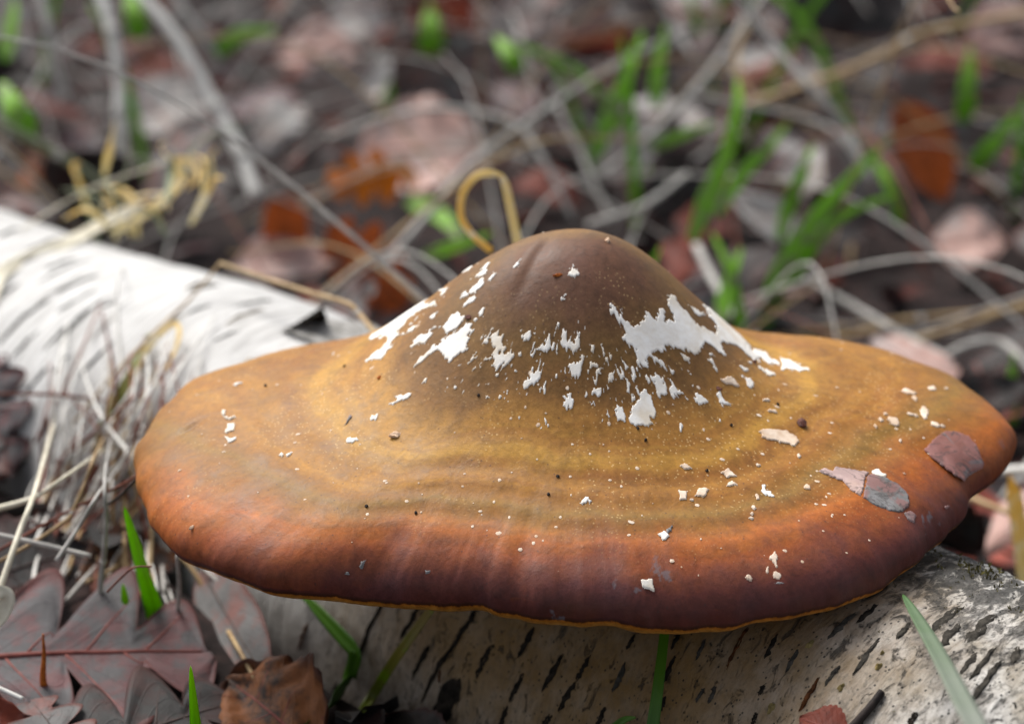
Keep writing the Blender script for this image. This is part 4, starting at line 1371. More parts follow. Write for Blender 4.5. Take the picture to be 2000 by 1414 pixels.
leaf('oak_leaf', 'pinkish grey lobed leaf draped on the far shaded flank of the log', 'leaf_greypink', H(-40, 700, 0.5), H(20, 925, 0.9), 3.0, 'oak', (-0.4, -0.8, 0.4), 0.1, 0.1, 0.06, 9, 40, 15, 3, 'vein_red', 0.1)
leaf('fallen_leaf', 'dark red leaf tip on the weathered bark beside a black twig', 'leaf_red', H(1655, 1445, 0.25), H(1560, 1398, 0.35), 0.9, 'ovate', (0.1, -0.5, 0.9), 0.2, 0.2, 0.05, 11, 30, 11, 0, 'vein_red', 0.1)
leaf('fallen_leaf', 'bright red-pink leaf lying behind the mossy crest of the log', 'leaf_salmon', H(2040, 1020, 0.6), H(1850, 1075, 1.2), 3.4, 'ovate', (0, -0.5, 0.9), 0.1, 0.15, 0.08, 13, 34, 13, 0, 'vein_red', 0.1)
leaf('fallen_leaf', 'grey leaf behind the yellow blade beyond the notch in the fungus rim', 'leaf_grey', H(1900, 900, 0.6), H(1990, 1000, 0.8), 2.6, 'ovate', (0, -0.6, 0.8), 0.1, 0.15, 0.08, 14, 34, 13, 0, 'vein_dark', 0.1)

# ------------------------------------------------------------------ named leaves of the background
BGL = [  # name, label, material, base px, tip px, width, kind, lean to camera, lift
    ('oak_leaf', 'vivid orange leaf standing out of the dark litter beside the large pale pink one', 'leaf_orange', (815, 335), (640, 362), 2.6, 'oak', 2.2, 5.0),
    ('fallen_leaf', 'large pale pink leaf lying behind the vivid orange one', 'leaf_pink', (700, 295), (960, 300), 5.6, 'ovate', 0.9, 2.5),
    ('fallen_leaf', 'small upright rusty orange leaf beyond the brown stem joint', 'leaf_rust', (565, 500), (552, 385), 1.9, 'strip', 2.5, 1.0),
    ('oak_leaf', 'rusty orange-red lobed leaf just behind the left flank of the hump', 'leaf_rust', (800, 600), (640, 450), 3.2, 'oak', 1.5, 0.8),
    ('fallen_leaf', 'dusty pink leaf between the birch bark and the rusty leaf', 'leaf_pink', (650, 500), (450, 520), 2.8, 'ovate', 0.6, 0.6),
    ('fallen_leaf', 'red-brown leaf overlapping the rusty lobed one behind the hump', 'leaf_red', (690, 520), (790, 580), 2.8, 'ovate', 1.0, 0.8),
    ('fallen_leaf', 'large dark grey oval leaf tilted upright under the arching straw', 'leaf_grey', (790, 240), (960, 70), 5.2, 'ovate', 1.8, 2.5),
    ('fallen_leaf', 'bleached whitish leaf in the far litter', 'leaf_pale', (640, 20), (760, 60), 4.2, 'ovate', 1.2, 1.0),
    ('fallen_leaf', 'pale grey narrow leaf lying across the litter left of the large dark oval one', 'leaf_pale', (700, 190), (850, 125), 2.4, 'ovate', 0.8, 1.0),
    ('fallen_leaf', 'light grey leaf hanging at the end of the slanting straw above the hump', 'leaf_pale', (1165, 345), (1300, 240), 2.2, 'ovate', 1.5, 4.0),
    ('fallen_leaf', 'smooth slate grey oval leaf standing behind the right shoulder of the hump', 'leaf_dark', (1290, 310), (1345, 445), 3.0, 'ovate', 2.0, 4.0),
    ('fallen_leaf', 'brick orange leaf standing upright among the right hand grasses', 'leaf_rust', (1752, 200), (1856, 392), 2.8, 'ovate', 2.0, 2.5),
    ('fallen_leaf', 'slate grey leaf back to back with the brick orange one', 'leaf_grey', (1800, 200), (1900, 360), 3.0, 'ovate', 2.0, 1.5),
    ('fallen_leaf', 'salmon pink leaf lying flat in the right hand litter', 'leaf_pink', (1815, 480), (1965, 470), 3.0, 'ovate', 0.8, 0.8),
    ('fallen_leaf', 'dark grey hanging leaf beside the dark hollow at the far edge', 'leaf_dark', (1540, -30), (1640, 95), 4.4, 'ovate', 2.0, 5.0),
    ('fallen_leaf', 'dark grey twin leaf right of the dark hollow at the far edge', 'leaf_dark', (1760, -30), (1640, 90), 4.4, 'ovate', 2.0, 5.0),
    ('fallen_leaf', 'pale fawn leaf bridging the gap behind the bent white stem', 'leaf_pale', (230, 235), (430, 190), 3.6, 'ovate', 0.9, 1.5),
    ('fallen_leaf', 'deep red-brown leaf below the pale fawn one', 'leaf_red', (230, 150), (360, 150), 4.0, 'ovate', 0.8, 0.8),
    ('fallen_leaf', 'small glowing orange leaf beside the olive stem', 'leaf_rust', (40, 330), (100, 340), 2.2, 'ovate', 1.3, 1.0),
    ('fallen_leaf', 'dusty pink leaf in the far litter left of the whitish one', 'leaf_pink', (540, 110), (700, 100), 4.4, 'ovate', 0.7, 1.0),
]
NAMED = []
for k, (nm, lb, mt, b, t, w, kd, lean, lift) in enumerate(BGL):
    pb = scene_hit((b[0] + t[0]) / 2, max(b[1], t[1]), 0)
    y = pb[1] - lift * 1.6
    NAMED.append(((b[0] + t[0]) / 2, (b[1] + t[1]) / 2, max(abs(b[0] - t[0]), abs(b[1] - t[1])) * 0.75 + 20, y))
    leaf(nm, lb, mt, at(*b, y + 0.4), at(*t, y - 0.4), w, kd, (0.1, -lean, 1), 0.12, 0.18, 0.08, 30 + k, 26, 11, 0, 'vein_red' if mt in ('leaf_red', 'leaf_pink', 'leaf_orange') else 'vein_dark', 0.2)

# ------------------------------------------------------------------ green blades near the log
blade('grass_blade', 'bright green pointed blade rising between the pink-grey oak leaf and the left lobe', 'green', [(338, 1320, 'h', -0.4), (316, 1240, 'h', 0.0), (292, 1155, 1.6), (268, 1070, 0.4), (243, 990, -0.6)], 0.52)
blade('grass_blade', 'short bright green tip in front of the dark grey oak leaf', 'green', [(386, 1450, -4.2), (380, 1390, -4.3), (372, 1300, -4.4)], 0.26)
blade('grass_blade', 'dark green blade sharply kinked on the bark below the fungus', 'green_deep', [(560, 1440, 'h', 0.6), (610, 1398, 'h', 0.6), (650, 1368, 'h', 0.6), (682, 1330, 'h', 0.6), (693, 1290, 'h', 0.6), (696, 1274, 'h', 0.6), (693, 1268, 'h', 0.6), (672, 1246, 'h', 0.55), (640, 1212, 'h', 0.5), (610, 1180, 'h', 0.4), (575, 1142, 'h', 0.3)], 0.40, fold=0.2, hint=(-0.6, -0.7, 0.3), prof=lambda u: 0.45 + 0.55 * np.sin(np.pi * np.clip(u * 1.1, 0, 1)) ** 0.6 * (1 - 0.75 * np.exp(-((u - 0.55) / 0.07) ** 2)))
blade('grass_blade', 'slim yellow-tipped green blade slanting up the shaded bark under the cap', 'green_yellow', [(670, 1450, 'h', 0.8), (720, 1370, 'h', 0.7), (785, 1268, 'h', 0.6), (860, 1165, 'h', 0.4)], 0.22, prof=lambda u: 0.5 + 0.5 * np.sin(np.pi * u) ** 0.7)
blade('grass_blade', 'straight dark green blade against the shaded bark under the middle of the cap', 'green_deep', [(1270, 1450, 'h', 0.6), (1284, 1350, 'h', 0.5), (1302, 1200, 'h', 0.4)], 0.26, prof=lambda u: 0.95 - 0.3 * u)
blade('grass_blade', 'broad grey-green blade leaning over the bright weathered bark', 'green_grey', [(1950, 1500, 'h', 5.5), (1895, 1400, 'h', 4.0), (1830, 1275, 'h', 2.0), (1790, 1205, 'h', 1.0), (1763, 1160, 'h', 0.7)], 0.44, fold=0.25)
blade('grass_blade', 'tiny green shoot behind the pink-grey oak leaf', 'green', [(246, 1180, 1.0), (240, 1140, 1.0)], 0.2)
blade('grass_blade', 'small green shoot at the foot of the bark below the kinked shadow', 'green_deep', [(1180, 1440, 'h', 0.4), (1215, 1408, 'h', 0.4), (1242, 1400, 'h', 0.4)], 0.2)
blade('grass_blade', 'hooked yellow grass blade curling over right behind the hump', 'yellow', [(1016, 500, 9.0), (1000, 420, 9.2), (983, 352, 9.4), (960, 340, 9.4), (930, 346, 9.3), (905, 378, 9.2), (900, 420, 9.0), (918, 455, 8.8), (960, 492, 8.6)], 0.24, prof=lambda u: 0.9 - 0.35 * np.exp(-((u - 0.3) / 0.05) ** 2) - 0.2 * u, cat='grass')
blade('grass_blade', 'curled ochre grass loop lying on the white bark', 'yellow', [(262, 735, 'h', 0.5), (282, 690, 'h', 0.7), (310, 655, 'h', 0.8), (342, 632, 'h', 0.8), (350, 655, 'h', 0.7), (335, 700, 'h', 0.6), (300, 760, 'h', 0.5)], 0.2)
blade('grass_blade', 'curling ochre leaf of dry grass at the far edge of the white bark', 'yellow', [(225, 455, 21), (290, 415, 22), (350, 360, 23), (345, 318, 23.5), (375, 320, 23.5), (388, 345, 23), (362, 372, 22.5)], 0.36)
blade('grass_blade', 'pale flattened straw leaf lying over the far bark, tip ochre', 'straw_cream', [(-20, 600, 'h', 0.2), (10, 530, 'h', 0.3), (130, 478, 'h', 0.3), (215, 432, 21), (285, 396, 22)], 0.42, prof=flat)
blade('grass_blade', 'upright yellow blade beyond the notch in the right rim', 'yellow', [(2004, 1150, 9.5), (1990, 1040, 9.5), (1972, 925, 9.5)], 0.42, prof=flat)
blade('grass_blade', 'pale green-white blade tip below the cream stem', 'straw_cream', [(-12, 1230, -1.0), (8, 1195, -1.0), (14, 1165, -1.0), (-6, 1146, -1.0)], 0.34, prof=lambda u: np.sin(np.pi * np.clip(u, 0.04, 0.97)) ** 0.5)
blade('grass_blade', 'olive dry blade buried in the stem tangle left of the cap', 'green_yellow', [(185, 890, 'h', 0.5), (215, 810, 'h', 0.5), (262, 720, 'h', 0.4), (292, 650, 'h', 0.4)], 0.4)

# ------------------------------------------------------------------ stems near the log
LY = float(scene_hit(415, 570, 0.3)[1])
stem('dry_grass_stem', 'thick cream stem crossing in front of the others beside the log', 'stem', 'straw_cream', [(-40, 1270, -1.2), (0, 1150, -0.6), (38, 1040, 0.4), (70, 955, 2.0), (108, 815, 'h', 0.4)], 0.075, 0.05, (0.97,))
stem('dry_grass_stem', 'blunt-ended grey stem lying nearly level under the cream one', 'stem', 'straw_dim', [(-60, 1033, 0.8), (60, 1058, 0.9), (178, 1086, 1.0)], 0.055, 0.05)
stem('dry_grass_stem', 'greenish white bent stem crossing the cream one', 'stem', 'straw_cream', [(-30, 1000, 2.0), (45, 980, 2.2), (80, 965, 2.3), (140, 922, 2.5), (215, 870, 'h', 0.6)], 0.075, 0.03)
stem('twig', 'forked red-brown twig with a black tip on the white bark', 'twig', 'twig', [(122, 758, 'h', 0.5), (150, 790, 'h', 0.5), (185, 830, 'h', 0.6), (212, 870, 'h', 0.7), (226, 930, 'h', 0.8), (222, 1010, 'h', 0.9)], 0.035, 0.03, (0.16,))
stem('twig', 'thin red-brown side twig running from the forked one towards the cap', 'twig', 'twig', [(150, 790, 'h', 0.5), (180, 805, 'h', 0.6), (240, 846, 'h', 0.6)], 0.022, 0.016)
stem('dry_grass_stem', 'pinkish tan stem with a sharp elbow in the tangle', 'stem', 'straw_tan', [(-30, 1112, 0.5), (60, 1062, 1.0), (128, 1016, 1.6), (140, 1000, 1.8), (165, 945, 2.2), (185, 890, 3.0), (206, 850, 'h', 0.8)], 0.04, 0.03, (0.5,))
stem('twig', 'long dull red twig rising through the tangle to the rim', 'twig', 'twig', [(-20, 1085, 1.2), (90, 1022, 1.6), (160, 985, 2.0), (235, 948, 1.6), (290, 915, 1.2)], 0.038, 0.026)
stem('dry_grass_stem', 'grey stem slanting up from the edge of the broad grey leaf', 'stem', 'straw_dim', [(110, 1095, 0.4), (150, 1035, 0.8), (195, 960, 1.2), (238, 905, 'h', 1.0)], 0.05, 0.03)
stem('dry_grass_stem', 'upright pale grey stem behind the bright green blade', 'stem', 'straw_dim', [(188, 1225, 'h', 0.05), (200, 1110, 1.6), (207, 1030, 1.0), (205, 930, 1.6), (218, 850, 'h', 1.0)], 0.07, 0.03, (0.3,))
stem('dry_grass_stem', 'thin white stem lying straight down the white bark', 'stem', 'straw', [(246, 775, 'h', 0.3), (232, 680, 'h', 0.25), (228, 590, 'h', 0.25), (238, 520, 'h', 0.3), (256, 495, 'h', 0.3)], 0.032, 0.02)
stem('dry_grass_stem', 'long tan stem lying slantwise across the white bark', 'stem', 'straw_tan', [(140, 830, 'h', 0.5), (220, 735, 'h', 0.3), (300, 650, 'h', 0.25), (370, 585, 'h', 0.25), (430, 514, LY)], 0.04, 0.03)
_y = LY
stem('dry_grass_stem', 'brown jointed stem running from the bark edge to behind the cap', 'stem', 'straw_tan', [(430, 514, _y), (500, 538, _y - 1), (600, 570, _y - 2.5), (676, 592, _y - 4), (700, 612, _y - 4.4), (740, 660, _y - 5.5)], 0.05, 0.07, (0.8,))
stem('dry_grass_stem', 'thin yellowish straw with a knee over the far end of the bark', 'stem', 'straw_cream', [(345, 312, 26), (250, 342, 24.5), (170, 372, 23), (165, 376, 23), (110, 405, 22), (40, 450, 'h', 0.4)], 0.05, 0.03, (0.45,))
stem('dry_grass_stem', 'brown stem hanging down the bark under the left lobe', 'stem', 'straw_tan', [(350, 1080, 'h', 1.0), (385, 1125, 'h', 0.9), (430, 1205, 'h', 1.3), (465, 1265, 'h', 1.3), (498, 1325, 'h', 1.0)], 0.06, 0.05)
stem('dry_grass_stem', 'short upright dull stem below the left end of the rim', 'stem', 'straw_dim', [(344, 1225, 'h', 0.1), (350, 1150, 1.0), (346, 1085, 0.0)], 0.05, 0.04)
stem('dry_grass_stem', 'pale stem slanting under the rim towards the log', 'stem', 'straw_dim', [(395, 1105, 'h', 0.9), (430, 1140, 'h', 0.8), (475, 1190, 'h', 0.7)], 0.05, 0.035)
stem('twig', 'dark twig with a hooked end behind the bright green blade', 'twig', 'twig_dark', [(212, 985, 1.0), (235, 968, 0.8), (262, 940, 0.4), (285, 920, 0.2)], 0.03, 0.03)
stem('twig', 'short red-brown twig touching the bright green blade', 'twig', 'twig', [(210, 1155, -0.6), (240, 1125, -1.0), (262, 1108, -1.3), (296, 1106, -1.5)], 0.025, 0.018)
stem('twig', 'short blackish twig stub lying on the bright weathered bark', 'twig', 'twig_dark', [(1664, 1420, 'h', 0.12), (1696, 1384, 'h', 0.12), (1722, 1350, 'h', 0.12)], 0.085, 0.07)
stem('dry_bud', 'dry brown pointed bud standing on the pink-grey oak leaf', 'bud', 'crumb_orange', [(88, 1358, -1.2), (84, 1320, -1.3), (86, 1280, -1.3), (84, 1238, -1.4)], 0.09, 0.02)
stem('dry_grass_stem', 'whitish straw poking out below the small grey leaf lobes', 'stem', 'straw', [(-20, 1335, -2.4), (45, 1365, -2.6)], 0.05, 0.05)
stem('dry_grass_stem', 'pale pinkish straw lying beyond the notch in the right rim', 'stem', 'straw_tan', [(1870, 960, 12), (1940, 990, 11), (2040, 1025, 10)], 0.09, 0.08)
stem('dry_grass_stem', 'broad whitish straw touching the right tip of the fungus behind', 'stem', 'straw', [(1900, 925, 13), (1985, 918, 12), (2060, 915, 11)], 0.13, 0.12)


def inside(p):
    return log_sd(np.asarray(p)[None])[0][0] < 0.05


_r = np.random.default_rng(21)
for k in range(150):                          # the rest of the tangle left of the cap
    x, y = _r.uniform(60, 340), _r.uniform(860, 1200)
    ang = _r.normal(1.15, 0.3)
    L = _r.uniform(90, 330)
    o0 = _r.uniform(0.3, 1.8)
    if y > 1060:
        o0 = _r.uniform(0.02, 0.35)
    x1, y1 = x + L * math.cos(ang), y - L * math.sin(ang)
    if x1 > 300 and y1 > 760:
        x1 = 300 - _r.uniform(0, 50)
    bend = _r.normal(0, 18)
    mt = ['straw_dim', 'straw', 'straw', 'straw_tan', 'twig', 'twig'][_r.integers(0, 6)]
    lb = {'straw_dim': 'dull grey stem deep in the tangle between log and left lobe', 'straw': 'whitish stem deep in the tangle between log and left lobe', 'straw_tan': 'tan stem deep in the tangle between log and left lobe', 'twig': 'thin red-brown twig deep in the tangle between log and left lobe'}[mt]
    stem('twig' if mt == 'twig' else 'dry_grass_stem', lb, 'twig' if mt == 'twig' else 'stem', mt, [(x, y, 'h', o0), ((x + x1) / 2 + bend, (y + y1) / 2, 'h', o0 + 0.3), (x1, y1, 'h', _r.uniform(0.15, 0.6))], _r.uniform(0.025, 0.06), _r.uniform(0.015, 0.03), group='stems tangled beside the left lobe', k=6)

# ------------------------------------------------------------------ stems and blades of the background
BGS = [
    ('broad pale stem bent once, leaning over the litter left of the hump', 'straw', [(500, 385, 30), (470, 300, 31), (420, 205, 32), (345, 75, 33), (255, -30, 34)], .20, .16, (.25, .5)),
    ('pale jointed stem hanging straight down left of the bent broad one', 'straw', [(236, 300, 32), (235, 230, 32), (232, 150, 32.5), (218, 60, 33), (185, -40, 34)], .19, .16, (.3, .55, .75)),
    ('dim grey stem hanging left of the jointed one', 'straw_dim', [(130, 190, 34), (108, 130, 34), (95, 60, 34), (70, -40, 35)], .22, .18, (.5,)),
    ('dim grey stem running alongside the bent broad one', 'straw_dim', [(430, 130, 42), (385, 60, 42), (320, -40, 43)], .20, .18, ()),
    ('olive grey stem lying slantwise above the far bark', 'olive_stem', [(250, 405, 27), (180, 345, 26), (110, 300, 25), (40, 262, 24), (-40, 220, 23)], .17, .16, (.5,)),
    ('long grey straw slanting from behind the hump up across the litter', 'straw_dim', [(740, 530, 26), (830, 425, 28), (925, 315, 30), (1080, 205, 33), (1200, 130, 35), (1345, 55, 38)], .17, .12, (.4,)),
    ('arching grey straw with a drooping end above the hump', 'straw_dim', [(640, 270, 34), (740, 235, 33), (860, 212, 32), (1000, 240, 31), (1060, 310, 30), (1120, 430, 29)], .12, .12, (.6,)),
    ('grey straw crossing another at a right angle on the dark hollow side', 'straw_dim', [(1420, -30, 30), (1500, 75, 30), (1580, 170, 29), (1640, 235, 29), (1700, 350, 28)], .17, .14, (.62,)),
    ('pinkish straw bent up where it crosses the grey one', 'straw_tan', [(1440, 210, 33), (1580, 165, 33), (1720, 110, 33), (1790, 70, 33), (1900, 45, 33), (2050, 20, 33)], .15, .13, (.55,)),
    ('slim grey straw sagging below the crossing ones', 'straw_dim', [(1340, 180, 31), (1450, 205, 31), (1560, 228, 31), (1640, 265, 30), (1700, 360, 29)], .10, .08, (.6,)),
    ('grey straw running down from the far edge to the light grey leaf', 'straw_dim', [(1175, 345, 36), (1270, 265, 37), (1380, 150, 38), (1470, 20, 40), (1520, -40, 41)], .17, .14, (.4,)),
    ('fawn curved stem hanging at the side of the dark hollow', 'straw_tan', [(1500, -20, 42), (1450, 70, 41), (1440, 130, 40), (1465, 190, 39)], .16, .12, ()),
    ('grey straw dipping behind the right lobe', 'straw_dim', [(1540, 525, 26), (1620, 572, 25), (1690, 612, 24), (1780, 665, 22), (1860, 705, 20)], .14, .14, (.4,)),
    ('tan straw lying level behind the right lobe', 'straw_tan', [(1460, 655, 24), (1600, 645, 24), (1740, 628, 24), (1900, 612, 24), (2050, 600, 24)], .12, .1, (.6,)),
    ('pinkish straw slanting up from the level tan one', 'straw_tan', [(1640, 700, 22), (1780, 665, 22), (1900, 630, 22), (2050, 575, 22)], .12, .1, ()),
    ('grey looped straw arching beyond the right lobe', 'straw_dim', [(1840, 700, 20), (1890, 675, 20), (1950, 668, 20), (1995, 700, 19), (2040, 760, 18)], .15, .12, ()),
    ('brownish straw behind the notch of hump and right lobe', 'straw_tan', [(1380, 660, 23), (1500, 655, 23), (1600, 668, 22), (1720, 640, 22)], .15, .13, ()),
    ('thin fawn upright stem between the two tall green blades', 'straw_tan', [(1660, 520, 34), (1670, 430, 34), (1690, 320, 35)], .12, .1, (.5,)),
    ('grey bent straw lying against the right flank of the hump', 'straw_dim', [(1360, 480, 24), (1400, 560, 22), (1440, 620, 20)], .16, .16, ()),
    ('whitish straw lying behind the hooked yellow blade', 'straw_dim', [(1150, 440, 27), (1260, 400, 29), (1340, 340, 31)], .14, .12, ()),
    ('slim grey straw between arching straw and slate oval leaf', 'straw_dim', [(1090, 210, 37), (1130, 290, 36), (1160, 360, 35), (1200, 440, 34)], .12, .1, ()),
    ('pale straw hanging from the far edge right of the green shoot', 'straw_dim', [(1270, -30, 40), (1310, 40, 40), (1350, 110, 39)], .18, .16, ()),
]


def deeper(pts, k):
    """the same points farther off, but never under the ground."""
    return [(x, y, min(d * k, max(scene_hit(x, y)[1] - 0.8, d))) if 0 <= y else (x, y, d * k) for (x, y, d) in pts]


for (lb, mt, pts, r0, r1, nd) in BGS:
    pts = deeper(pts, 1.3)
    stem('dry_grass_stem', lb, 'stem', mt, pts, r0 * (1.35 if mt == 'straw' else 0.95), r1 * (1.35 if mt == 'straw' else 0.95), nd, k=8)
BGG = [
    ('tall bright green blade slanting out of the litter behind the right flank of the hump', [(1490, 640, 24), (1520, 540, 25), (1590, 430, 26), (1660, 350, 27), (1745, 265, 28)], .62),
    ('green blade standing left of the tall slanting one', [(1520, 470, 27), (1540, 400, 28), (1565, 340, 28), (1590, 275, 29)], .5),
    ('dark-footed green blade leaning on the slate oval leaf', [(1350, 470, 26), (1380, 390, 27), (1415, 310, 28), (1440, 210, 29), (1440, 150, 30)], .6),
    ('green blade bending away behind the dark-footed one', [(1400, 420, 27), (1450, 340, 29), (1500, 290, 30), (1540, 240, 31)], .45),
    ('slender green blade above the light grey leaf', [(1160, 310, 34), (1190, 230, 35), (1225, 150, 36), (1255, 60, 38)], .65),
    ('dull green blade beside the slender one', [(1280, 210, 36), (1285, 130, 37), (1300, 50, 38)], .6),
    ('short upright lime green blade in the far litter', [(838, 110, 50), (842, 60, 50), (838, 10, 51)], 1.1),
    ('lime green leaf tip beside the large dark oval leaf', [(1015, 140, 40), (995, 110, 40), (968, 70, 41)], .75),
    ('wide bright green blade at the far end of the log', [(60, 270, 30), (30, 215, 30), (0, 160, 31)], .9),
    ('lime green blade behind the bent broad stem', [(275, 75, 44), (262, 30, 44), (255, -20, 45)], .9),
    ('green tuft blade in the litter behind the hooked yellow one', [(800, 390, 38), (860, 425, 36), (900, 470, 34)], .8),
    ('green blade at the foot of the rusty lobed leaf', [(830, 500, 26), (900, 480, 24), (960, 455, 22)], .4),
    ('green blade rising right of the brick orange leaf', [(1880, 240, 38), (1888, 170, 38), (1896, 90, 39)], .8),
    ('olive green blade sloping right of the slate leaf', [(1900, 330, 34), (1940, 280, 34), (2000, 210, 35)], .7),
    ('dim green blade beyond the tip of the right lobe', [(1975, 830, 18), (1972, 770, 18), (1980, 690, 18)], .45),
    ('green blade in front of the slate oval leaf', [(1270, 290, 34), (1330, 265, 33), (1400, 240, 33)], .4),
    ('olive blade in the shade below the crossing straws', [(1760, 440, 34), (1740, 370, 34), (1700, 300, 35)], .6),
    ('green blade low beside the right flank of the hump', [(1400, 640, 20), (1420, 560, 22), (1450, 480, 24)], .5),
    ('dull green blade near the curl of ochre grass', [(420, 110, 46), (470, 70, 46), (540, 60, 47)], .7),
    ('dull green blade crossing left of the jointed pale stem', [(10, 120, 36), (20, 60, 37), (30, 0, 38)], .6),
]
for (lb, pts, w) in BGG:
    pts, w = deeper(pts, 1.2), w * 1.35
    blade('grass_blade', lb, 'green_bg', pts, w, hint=(0.2, -0.9, 0.4))

# ------------------------------------------------------------------ ochre grass at the far edge of the bark
_r = np.random.default_rng(61)
for k in range(22):
    x, y = _r.uniform(150, 440), _r.uniform(330, 500)
    yy = _r.uniform(19, 27)
    L, an = _r.uniform(60, 170), _r.normal(1.2, 0.8)
    p0, p1 = (x, y, yy), (x + L * math.cos(an) * 0.5 + _r.normal(0, 14), y - L * math.sin(an) * 0.6, yy + _r.normal(0, 1))
    p2 = (x + L * math.cos(an) * 1.1 + _r.normal(0, 18), y - L * math.sin(an) * 0.8 + _r.normal(0, 20), yy + _r.normal(0, 1.5))
    if k % 3 == 2:
        blade('grass_blade', 'slim dry green-grey blade in the ochre tuft by the far bark', 'olive_stem', [p0, p1, p2], _r.uniform(0.12, 0.24), group='grey blades in the ochre tuft', rib=False, twist=_r.normal(0, 1.5))
    else:
        blade('grass_blade', 'slim ochre blade in the dry tuft by the far bark', 'yellow', [p0, p1, p2], _r.uniform(0.12, 0.28), group='ochre blades in the dry tuft', rib=False, twist=_r.normal(0, 1.5))

# ------------------------------------------------------------------ scattered litter
_r = np.random.default_rng(33)
MIXL = [('leaf_grey', 'grey'), ('leaf_dark', 'dark grey'), ('leaf_greypink', 'grey and pink'), ('leaf_pink', 'dusty pink'), ('leaf_red', 'red-brown'), ('leaf_orange', 'orange'), ('leaf_pale', 'bleached'), ('leaf_brown', 'scorched brown')]
WTS = np.array([.24, .36, .13, .05, .14, .01, .04, .06])
WTS = WTS / WTS.sum()
cnt = 0
while cnt < 250:
    y = 8 + 140 * _r.random() ** 1.25
    x = _r.uniform(-0.31, 0.31) * (y + 45)
    z = float(ground_z(x, y))
    if log_sd(np.array([[x, y, z + 1]]))[0][0] < 2.0:
        continue
    i = _r.choice(len(MIXL), p=WTS)
    if i == 5 and y < 60:
        continue
    fx, fy = proj(np.array([x, y, z + 1.5]))
    if any(math.hypot(fx - a, fy - b) < c and y < d + 3 for a, b, c, d in NAMED):
        continue
    mt, cw = MIXL[i]
    yaw, pit = _r.uniform(0, 2 * math.pi), _r.normal(0.15, 0.45)
    L = min(_r.uniform(3.0, 7.5), 2.6 + 0.07 * y)
    d = np.array([math.cos(yaw) * math.cos(pit), math.sin(yaw) * math.cos(pit), math.sin(pit)])
    c = np.array([x, y, z + 0.4 + abs(math.sin(pit)) * L * 0.5 + _r.uniform(0, 1.0)])
    kd = 'oak' if _r.random() < 0.4 else 'ovate'
    leaf('oak_leaf' if kd == 'oak' else 'fallen_leaf', f'{cw} fallen {"oak leaf" if kd == "oak" else "leaf"} in the blurred litter behind the log', mt, c - d * L / 2, c + d * L / 2, L * _r.uniform(0.5, 0.75), kd, (_r.normal(0, 0.5), _r.normal(-0.3, 0.4), 1), _r.normal(0.15, 0.15), _r.uniform(0, 0.35), 0.1, 100 + cnt, 20, 9, 0, 'vein_red' if i in (2, 3, 4, 5) else 'vein_dark', 0.25, group=f'{cw} {kd} leaves in the far litter')
    cnt += 1
cnt = 0
while cnt < 42:                              # small leaves and scraps round the foot of the log, this side
    x, y = _r.uniform(-26, 8), _r.uniform(-10, 26)
    side = (x - LA[0]) * LS[0] + (y - LA[1]) * LS[1]
    z = float(ground_z(x, y))
    if log_sd(np.array([[x, y, z]]))[0][0] < 0.8 or side < 0:
        continue
    fx, fy = proj(np.array([x, y, z]))
    if -80 < fx < 640 and fy > 1130 and _r.random() < 0.8:
        cnt += 1
        continue
    i = _r.choice([0, 1, 2, 4, 7], p=[.3, .3, .15, .15, .1])
    mt, cw = MIXL[i]
    yaw, pit = _r.uniform(0, 2 * math.pi), _r.normal(0, 0.15)
    L = _r.uniform(2.0, 4.5)
    d = np.array([math.cos(yaw) * math.cos(pit), math.sin(yaw) * math.cos(pit), math.sin(pit)])
    c = np.array([x, y, z + 0.05 + abs(math.sin(pit)) * L * 0.3])
    kd = 'oak' if _r.random() < 0.5 else 'ovate'
    leaf('oak_leaf' if kd == 'oak' else 'fallen_leaf', f'{cw} {"oak leaf" if kd == "oak" else "leaf"} lying at the foot of the log', mt, c - d * L / 2, c + d * L / 2, L * 0.6, kd, (_r.normal(0, 0.2), _r.normal(-0.1, 0.2), 1), 0.1, 0.15, 0.08, 500 + cnt, 24, 11, 0, 'vein_dark', 0.2, group=f'{cw} leaves at the foot of the log')
    cnt += 1
for k in range(190):                         # thin straws strewn over the far litter
    y = 14 + 90 * _r.random() ** 1.2
    x = _r.uniform(-0.29, 0.29) * (y + 45)
    z = float(ground_z(x, y)) + _r.uniform(0.5, 1.5)
    yaw, L = _r.uniform(0, 2 * math.pi), _r.uniform(8, 26)
    up = abs(_r.normal(0, 0.45))
    d = np.array([math.cos(yaw), math.sin(yaw), up])
    b = np.array([x, y, z])
    m = b + d * L * 0.5 + np.array([_r.normal(0, 1), _r.normal(0, 1), abs(_r.normal(0, 2.0))])
    e = b + d * L + np.array([0, 0, -L * up * 0.4])
    if min(log_sd(np.stack([b, m, e]))[0]) < 0.3:
        continue
    e[2] = max(e[2], float(ground_z(e[0], e[1])) + 0.2)
    mt = ['straw_dim', 'straw_dim', 'straw_dim', 'straw_tan', 'twig'][_r.integers(0, 5)]
    lb = {'straw_dim': 'thin grey straw strewn over the blurred litter', 'straw_tan': 'thin tan straw strewn over the blurred litter', 'twig': 'thin red-brown twig strewn over the blurred litter'}[mt]
    v, f, u = tube_geo([b, m, e], _r.uniform(0.035, 0.085), 0.025, 18, 6)
    o = mesh_obj('twig' if mt == 'twig' else 'dry_grass_stem', v, f, MT[mt], None, b, attrs={'u': u})
    tag(o, lb, 'twig' if mt == 'twig' else 'stem', 'straws strewn over the far litter')
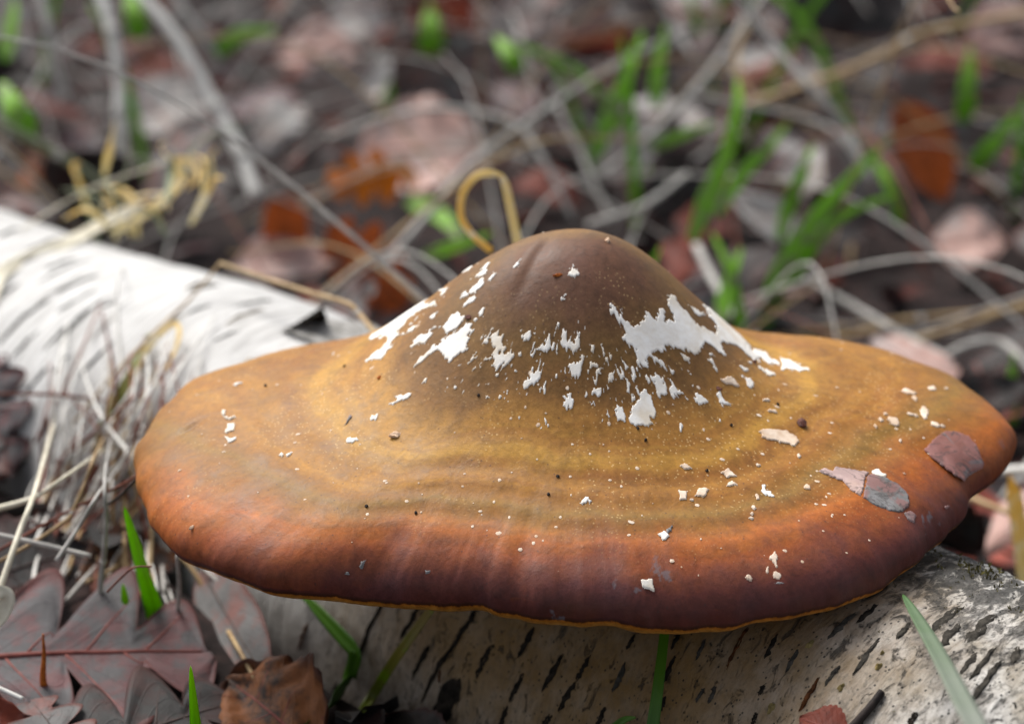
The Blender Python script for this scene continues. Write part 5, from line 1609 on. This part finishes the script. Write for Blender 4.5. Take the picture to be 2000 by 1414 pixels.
for k in range(34):                          # blurred green blades
    y = 22 + 90 * _r.random()
    x = _r.uniform(-0.05, 0.29) * (y + 45) if k < 24 else _r.uniform(-0.29, 0.0) * (y + 45)
    z = float(ground_z(x, y))
    L = _r.uniform(5, 13)
    yaw, ln = _r.uniform(0, 2 * math.pi), _r.uniform(0.15, 0.7)
    b = np.array([x, y, z - 0.2])
    if log_sd(b[None])[0][0] < 1.0:
        continue
    e = b + np.array([math.cos(yaw) * ln * L, math.sin(yaw) * ln * L * 0.5, L * (1 - 0.4 * ln)])
    m = (b + e) / 2 + np.array([0, 0, 0.18 * L])
    v, f, u = blade_geo([b, m, e], _r.uniform(0.35, 0.7), 20, (0.2, -0.9, 0.4))
    o = mesh_obj('grass_blade', v, f, MT['green_bg'], None, b, attrs={'u': u})
    tag(o, 'loose green blade growing through the blurred litter', 'grass', 'green blades in the far litter')


def build_crumbs():
    """leaf crumbs and broken bits between the leaves, too many to count."""
    r = np.random.default_rng(9)
    for mt, n in (('leaf_dark', 4600), ('leaf_grey', 700), ('leaf_red', 1700), ('leaf_greypink', 500)):
        V, Fc, A_ = [], [], []
        for _ in range(n):
            rad = 150 * math.sqrt(r.random())
            th = r.uniform(0, 2 * math.pi)
            x, y = 5 + rad * math.cos(th), 45 + rad * math.sin(th)
            z = float(ground_z(x, y))
            if log_sd(np.array([[x, y, z + 0.3]]))[0][0] < 0.4:
                continue
            L, W = r.uniform(0.6, 2.6), r.uniform(0.4, 1.4)
            yaw, pit, rl = r.uniform(0, 2 * math.pi), r.normal(0, 0.35), r.normal(0, 0.35)
            M3 = np.array(Matrix.Rotation(yaw, 3, 'Z') @ Matrix.Rotation(pit, 3, 'Y') @ Matrix.Rotation(rl, 3, 'X'))
            i = len(V)
            pts = []
            for a in range(4):
                for b in range(3):
                    u, v = a / 3 - 0.5, b / 2 - 0.5
                    wd = W * (0.35 + 0.65 * math.sin(math.pi * (a / 3 * 0.8 + 0.1))) * r.uniform(0.8, 1.2)
                    pts.append((u * L, v * wd, 0.25 * W * abs(v) + r.normal(0, 0.06) - 0.3 * L * u * u))
            P = np.array(pts) @ M3.T + np.array([x, y, z + 0.2 + r.uniform(0, 0.5)])
            V.extend(P)
            A_ += [(a / 3, b - 1, abs(b - 1) * 0.7) for a in range(4) for b in range(3)]
            Fc += [(i + a * 3 + b, i + a * 3 + b + 1, i + a * 3 + b + 4, i + a * 3 + b + 3) for a in range(3) for b in range(2)]
        o = mesh_obj('leaf_litter', np.array(V), Fc, MT[mt], None, None, attrs={'lf': np.array(A_, float)})
        tag(o, {'leaf_dark': 'dark broken leaf crumbs covering the forest floor', 'leaf_grey': 'grey broken leaf crumbs covering the forest floor', 'leaf_red': 'red-brown broken leaf crumbs covering the forest floor', 'leaf_greypink': 'grey-pink broken leaf crumbs covering the forest floor'}[mt], 'litter', None, 'stuff')


build_crumbs()

for o in SC.objects:
    if '_o' in o:
        del o['_o']
